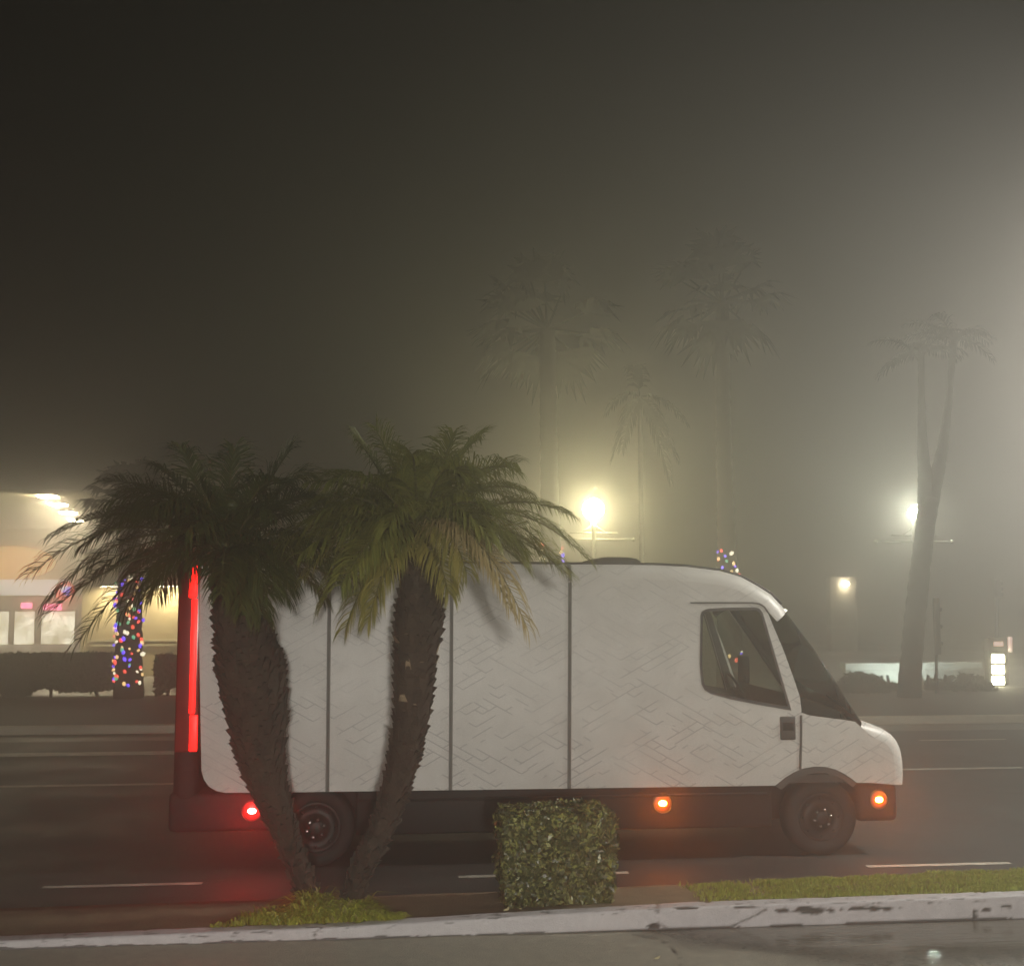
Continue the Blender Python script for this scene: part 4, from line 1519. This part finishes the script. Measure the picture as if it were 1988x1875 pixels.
# street light on the planting strip just past the right edge
lot_lamp('tall street light on the planting strip beyond the right edge', (9.4, 14.2 - 4.3, 5.6), M['head_street'], 0.8, (4, 14), None, 0.6)

lot_lamp('tall street light across the road beyond the right edge', (26.5, 34, 7.0), M['head_far'], 1.0, (15, 31), None, 0.6)
lw = empty('low_wall', (P(1765, 1340, 30.6).x, 30.6, 0.1)); tag(lw, 'low white wall behind the forked palm, washed by ground floodlights', 'wall')
x0, x1 = P(1640, 1340, 30.6).x, P(1905, 1340, 30.6).x
zt = P(1765, 1298, 30.6).z
mb = MB(); mb.box((x0 + 0.05, 30.6, 0.08), (x1 - 0.05, 30.85, zt - 0.002), 0, 0.01, 1); mb.build('panel', M['whitewall'], lw)
mb = MB(); mb.box((x0, 30.5, zt), (x1, 30.95, P(1765, 1286, 30.6).z), 0, 0.02, 2); mb.build('coping', M['whitewall'], lw)
for px, lab in ((1757, 'small ground floodlight left of the forked palm foot'), (1806, 'small ground floodlight right of the forked palm foot')):
    c = P(px, 1346, 29.1); c.z = 0.24
    fl = empty('ground_floodlight', (c.x, 29.1, 0.1)); tag(fl, lab + ', facing the low white wall', 'floodlight')
    mb = MB(); mb.box((c.x - 0.10, 29.0, 0.16), (c.x + 0.10, 29.12, 0.32), 0, 0.015, 2); mb.tube([(c.x, 29.06, 0.09), (c.x, 29.06, 0.17)], 0.02, 8); hs = mb.build('housing', M['metal'], fl)
    mb = MB(); mb.quad((c.x + 0.085, 29.124, 0.175), (c.x - 0.085, 29.124, 0.175), (c.x - 0.085, 29.124, 0.305), (c.x + 0.085, 29.124, 0.305)); mb.build('lens', M['flood'], hs)
# small pylon with a lamp, far right of centre
pc = P(1639, 1133, 48)
root = empty('lit_pylon', (pc.x, 48, 0.1)); tag(root, 'pale slim pylon with a small warm lamp near its top', 'pylon')
mb = MB(); x0, x1 = P(1613, 1200, 48).x, P(1664, 1200, 48).x
mb.box((x0, 48.0, 0.1), (x1, 48.5, P(1639, 1120, 48).z), 0, 0.03, 2); mb.build('shaft', M['pylon'], root)
mb = MB(); mb.sphere((pc.x, 47.8, pc.z), 0.11, 0, 2, (1.3, 0.8, 0.9)); mb.build('lamp', M['globe3'], root)
for py in (1216, 1266):
    mb = MB(); z = P(1639, py, 48).z; mb.box((x0 - 0.05, 47.9, z - 0.05), (x1 + 0.02, 47.995, z + 0.05), 0); mb.build('ledge', M['palemetal'], root)

# price sign on the right
root = empty('price_sign', (P(1938, 1300, 29.6).x, 29.6, 0.1)); tag(root, 'roadside price sign with three glowing pale yellow rows', 'sign')
YQ = 29.6
a, b2 = P(1921, 1330, YQ), P(1956, 1238, YQ)
mb = MB(); mb.box((a.x, YQ, a.z), (b2.x, YQ + 0.25, b2.z), 0, 0.03, 2)
mb.box((a.x + 0.06, YQ + 0.08, 0.08), (a.x + 0.14, YQ + 0.2, a.z), 0); mb.box((b2.x - 0.14, YQ + 0.08, 0.08), (b2.x - 0.06, YQ + 0.2, a.z), 0)
mb.build('cabinet', M['darkpost'], root)
for k in range(3):
    lo = P(1926, 1287 + k * 21, YQ - 0.03); hi = P(1950, 1270 + k * 21, YQ - 0.03)
    mb = MB(); mb.box((lo.x, YQ - 0.05, lo.z), (hi.x, YQ - 0.003, hi.z), 0, 0.03, 2); mb.build('price_row', M['price'], root)
mb = MB(); lo, hi = P(1929, 1254, YQ), P(1946, 1245, YQ); mb.box((lo.x, YQ - 0.04, lo.z), (hi.x, YQ - 0.003, hi.z), 0); mb.build('header', M['pinktube'], root)
mb = MB(); lo, hi = P(1961, 1266, YQ), P(1961, 1236, YQ); mb.tube([(lo.x, YQ, lo.z), (hi.x, YQ, hi.z)], 0.06, 8); mb.build('side_tube', M['pinktube'], root)

# dark posts on the right
def post(label, px, y_top, y_head, y_bot, Y, wh, wp, name='signal_post'):
    b0 = P(px, y_bot, Y); t = P(px - 1, y_top, Y); hd = P(px, y_head, Y)
    root = empty(name, (b0.x, Y, 0.12)); tag(root, label, 'post')
    mb = MB(); mb.tube([(b0.x, Y, 0.1), (hd.x, Y, hd.z)], wp * Y / F / 2, 10); mb.build('pole', M['darkpost'], root)
    mb = MB(); q = wh * Y / F / 2
    mb.box((t.x - q, Y - q, hd.z), (t.x + q, Y + q, t.z), 0, q * 0.5, 3)
    for k in range(3):
        z = hd.z + (t.z - hd.z) * (0.2 + 0.3 * k)
        mb.tube([(t.x + q * 0.6, Y, z), (t.x + q * 1.8, Y, z - 0.02)], q * 0.7, 8)
    mb.build('signal_head', M['darkpost'], root)


post('dark post with a narrow signal head just right of the forked palm', 1818, 1160, 1270, 1354, 27.4, 11, 6)
post('faint dark post rising behind the price sign', 1936, 1124, 1160, 1330, 42, 12, 7)


# ------------------------------------------------------------------ bushes across the road
def bush(label, px0, px1, py_top, py_bot, Y, seed, n=1400, group='low bushes across the road', depth=1.0, ls=0.06, gap=False, name='bush'):
    r = random.Random(seed)
    x0, x1 = P(px0, py_bot, Y).x, P(px1, py_bot, Y).x
    zt = P((px0 + px1) / 2, py_top, Y).z
    root = empty(name, ((x0 + x1) / 2, Y, 0.12)); tag(root, label, 'bush', group)
    mb = MB()
    for i in range(n):
        x = r.uniform(x0, x1); t = (x - x0) / (x1 - x0)
        y = Y + r.uniform(-0.5, 0.5) * depth
        if gap:
            e = zt * (0.97 + 0.05 * nz(x * 1.1, seed))
            lo = 0.30 + 0.28 * nz(x * 1.3, seed, 4)
        else:
            e = zt * (math.sin(math.pi * (0.06 + 0.88 * t)) ** 0.5) * (0.9 + 0.25 * nz(x * 2, seed)); lo = 0.10
        if e <= lo: continue
        z = r.uniform(lo, e)
        leaf(mb, Vector((x, y, z)), Vector((0, -1, 0.4)), r.uniform(0.7, 1.3) * ls, r)
    mb.build('foliage', M['farbush'], root)
    mb = MB()
    for i in range(max(3, int((x1 - x0) * 1.2))):
        x = x0 + (x1 - x0) * (i + 0.5) / max(3, int((x1 - x0) * 1.2))
        mb = MB()
        mb.tube([(x, Y, 0.08), (x + r.uniform(-0.15, 0.15), Y, 0.5)], 0.04, 6)
        mb.build('stem', M['twig'], root)


bush('long dark clipped hedge on bare stems in front of the lit shop', -40, 236, 1266, 1364, 28.6, 51, 9000, None, 0.9, 0.07, True, 'shop_hedge')
bush('short dark hedge end between the wrapped palm and the van', 304, 430, 1268, 1358, 28.7, 52, 4200, None, 0.9, 0.07, True, 'shop_hedge')
bush('rounded dark bush beside the van windscreen', 1632, 1712, 1300, 1353, 28.0, 53, 1500)
bush('small pale bush left of the forked palm foot', 1708, 1752, 1318, 1353, 28.6, 54, 500)
bush('loose bush between the forked palm and the signal post', 1790, 1836, 1312, 1353, 28.6, 55, 450)
bush('low bush right of the signal post', 1836, 1920, 1305, 1356, 28.3, 56, 900)

# ------------------------------------------------------------------ filling station and shop on the left
zc = P(80, 957, 37).z
xr = P(156, 957, 37).x
cano = empty('station_canopy', (xr - 8, 46, 0.1)); tag(cano, 'pale lit canopy over the forecourt at the left edge', 'canopy')
mb = MB(); mb.box((xr - 16, 37, zc), (xr, 58, zc + 0.10), 0, 0.02, 1); mb.build('roof_slab', M['canopy'], cano)
for (px, py) in ((93, 964), (113.5, 980), (132.5, 996), (148, 1011)):
    r_ = ray(px, py); t = (zc - 0.03 - H) / r_.z
    c = Vector((r_.x * t, r_.y * t, zc - 0.03))
    for off in (0, -5.5):
        mb = MB()
        mb.box((c.x - 0.24 + off, c.y - 0.32, zc - 0.06), (c.x + 0.24 + off, c.y + 0.32, zc - 0.004), 0, 0.01, 1)
        mb.build('ceiling_light', M['ceil'], cano)
for xx, yy in ((xr - 9, 41), (xr - 9, 54)):
    mb = MB(); mb.box((xx - 0.25, yy - 0.25, 0.08), (xx + 0.25, yy + 0.25, zc - 0.003), 0, 0.02, 1); mb.build('column', M['canopy'], cano)

YS = 59.0
shop = empty('shop', (P(60, 1230, YS).x, YS, 0.1)); tag(shop, 'lit convenience shop front with white fascia behind the dark hedge', 'shop')
xl, xr2 = P(-120, 1200, YS).x, P(178, 1200, YS).x
def Z(py): return P(60, py, YS).z
mb = MB(); mb.box((xl, YS, Z(1125) + 0.01), (xr2, YS + 4, P(60, 1010, YS).z), 0)
mb.box((xl, YS, 0.08), (xr2, YS + 4, Z(1158)), 0)
mb.build('wall', M['wall'], shop)
mb = MB(); mb.box((xl, YS - 0.25, Z(1155)), (P(133, 1200, YS).x, YS + 0.1, Z(1125)), 0, 0.02, 1); mb.build('fascia', M['fascia'], shop)
for k, (a, b2) in enumerate(((-60, -8), (-4, 22), (26, 72), (78, 150))):
    mb = MB(); x0, x1 = P(a, 1200, YS).x, P(b2, 1200, YS).x
    mb.box((x0, YS - 0.06, Z(1258)), (x1, YS - 0.004, Z(1184)), 0, 0.02, 1)
    w_ = mb.build('window', M['frame'], shop)
    mb = MB(); mb.box((x0 + 0.1, YS - 0.09, Z(1256)), (x1 - 0.1, YS - 0.062, Z(1187)), 0); mb.build('pane', M['shopglass'], w_)
for a, b2, y0, y1 in ((40, 62, 1170, 1181), (83, 120, 1172, 1184)):
    mb = MB(); lo, hi = P(a, y1, YS - 0.4), P(b2, y0, YS - 0.4)
    mb.box((lo.x, YS - 0.4, lo.z), (hi.x, YS - 0.3, hi.z), 0, 0.04, 3); mb.build('neon_sign', M['pink'], shop)
# round red, white and blue emblem
ec = P(125, 1147, YS - 0.4)
mb = MB(); mb.lathe((ec.x, YS - 0.4, ec.z), [(0.0, -0.06), (0.44, -0.05), (0.47, 0.0), (0.47, 0.12)], 28)
em = mb.build('round_emblem', M['emb_red'], shop)
mb = MB(); mb.poly([(ec.x - 0.22, YS - 0.47, ec.z + 0.2), (ec.x + 0.30, YS - 0.47, ec.z + 0.22), (ec.x + 0.26, YS - 0.47, ec.z - 0.26), (ec.x + 0.02, YS - 0.47, ec.z - 0.2)]); mb.build('blue_field', M['emb_blue'], em)
mb = MB(); mb.poly([(ec.x - 0.24, YS - 0.475, ec.z + 0.08), (ec.x + 0.06, YS - 0.475, ec.z + 0.26), (ec.x + 0.2, YS - 0.475, ec.z + 0.22), (ec.x - 0.1, YS - 0.475, ec.z - 0.02)]); mb.build('white_flash', M['emb_white'], em)
oc = P(22, 1092, YS - 0.5)
mb = MB(); mb.sphere((oc.x, YS - 0.5, oc.z), 1.0, 0, 3, (2.1, 0.2, 0.8))
tag(mb.build('orange_sign', M['orange'], None, (oc.x, YS - 0.5, oc.z)), 'soft orange oval lit sign above the shop fascia', 'sign')

# beige wall building right of the shop
YB = 36.0
hb = empty('beige_building', (P(240, 1200, YB).x, YB, 0.1)); tag(hb, 'plain beige building lit from the forecourt, left of the van tail', 'building')
x0, x1 = P(158, 1200, YB).x, P(420, 1200, YB).x
mb = MB(); mb.box((x0, YB, 0.08), (x1, YB + 6, P(240, 1075, YB).z), 0); mb.build('wall', M['wall'], hb)
mb = MB()
for py in (1243, 1252):
    z = P(240, py, YB).z; mb.box((x0 + 0.3, YB - 0.06, z - 0.03), (x1, YB - 0.003, z + 0.03), 0)
mb.build('wall_band', M['canopy'], hb)
mb = MB(); mb.box((x0 - 0.1, YB - 0.15, P(240, 1075, YB).z + 0.004), (x1 + 0.1, YB + 6.1, P(240, 1066, YB).z), 0); mb.build('roof_edge', M['frame'], hb)
# wall-mounted floodlights under its eaves light the wall and the hedge gaps
M['wallwash'] = glow('wall_lamp', (1.0, 0.86, 0.55), 330)
for px in (215, 326):
    c = P(px, 1136, YB - 0.5)
    mb = MB(); mb.box((c.x - 0.3, c.y - 0.15, c.z - 0.03), (c.x + 0.3, c.y + 0.15, c.z + 0.03), 0, 0.01, 1); wl = mb.build('wall_lamp', M['metal'], hb)
    mb = MB(); mb.quad((c.x - 0.26, c.y - 0.12, c.z - 0.034), (c.x - 0.26, c.y + 0.12, c.z - 0.034), (c.x + 0.26, c.y + 0.12, c.z - 0.034), (c.x + 0.26, c.y - 0.12, c.z - 0.034)); mb.build('lens', M['wallwash'], wl)
    mb = MB(); mb.tube([(c.x, c.y, c.z), (c.x, YB, c.z + 0.05)], 0.03, 6); mb.build('bracket', M['metal'], wl)

# ------------------------------------------------------------------ fog
m = bpy.data.materials.new('night_fog'); m.use_nodes = True
nt = m.node_tree
for n_ in list(nt.nodes):
    if n_.type != 'OUTPUT_MATERIAL': nt.nodes.remove(n_)
pv = N(nt, 'ShaderNodeVolumePrincipled')
pv.inputs['Color'].default_value = (0.97, 0.93, 0.86, 1)
pv.inputs['Density'].default_value = 0.038
pv.inputs['Anisotropy'].default_value = 0.73
nt.links.new(pv.outputs[0], [n_ for n_ in nt.nodes if n_.type == 'OUTPUT_MATERIAL'][0].inputs['Volume'])
mb = MB(); mb.box((-150, -70, -1.1), (150, 150, 17))
tag(mb.build('haze', m), None, 'fog', None, 'stuff')

# ------------------------------------------------------------------ world
w = bpy.data.worlds.new('World'); S.world = w; w.use_nodes = True
nt = w.node_tree
bg = nt.nodes['Background']
sky = N(nt, 'ShaderNodeTexSky', sky_type='NISHITA')
sky.sun_disc = False
sky.sun_elevation = R(-4); sky.sun_rotation = R(200)
nt.links.new(sky.outputs[0], bg.inputs['Color'])
bg.inputs['Strength'].default_value = 0.05

S.view_settings.view_transform = 'Standard'
S.view_settings.look = 'None'
S.view_settings.exposure = 0
S.view_settings.gamma = 1
cy = S.cycles
cy.use_denoising = True
cy.denoiser = 'OPENIMAGEDENOISE'
cy.max_bounces = 8
cy.diffuse_bounces = 3
cy.glossy_bounces = 3
cy.transparent_max_bounces = 12
cy.volume_bounces = 0
cy.sample_clamp_indirect = 4
cy.use_adaptive_sampling = False
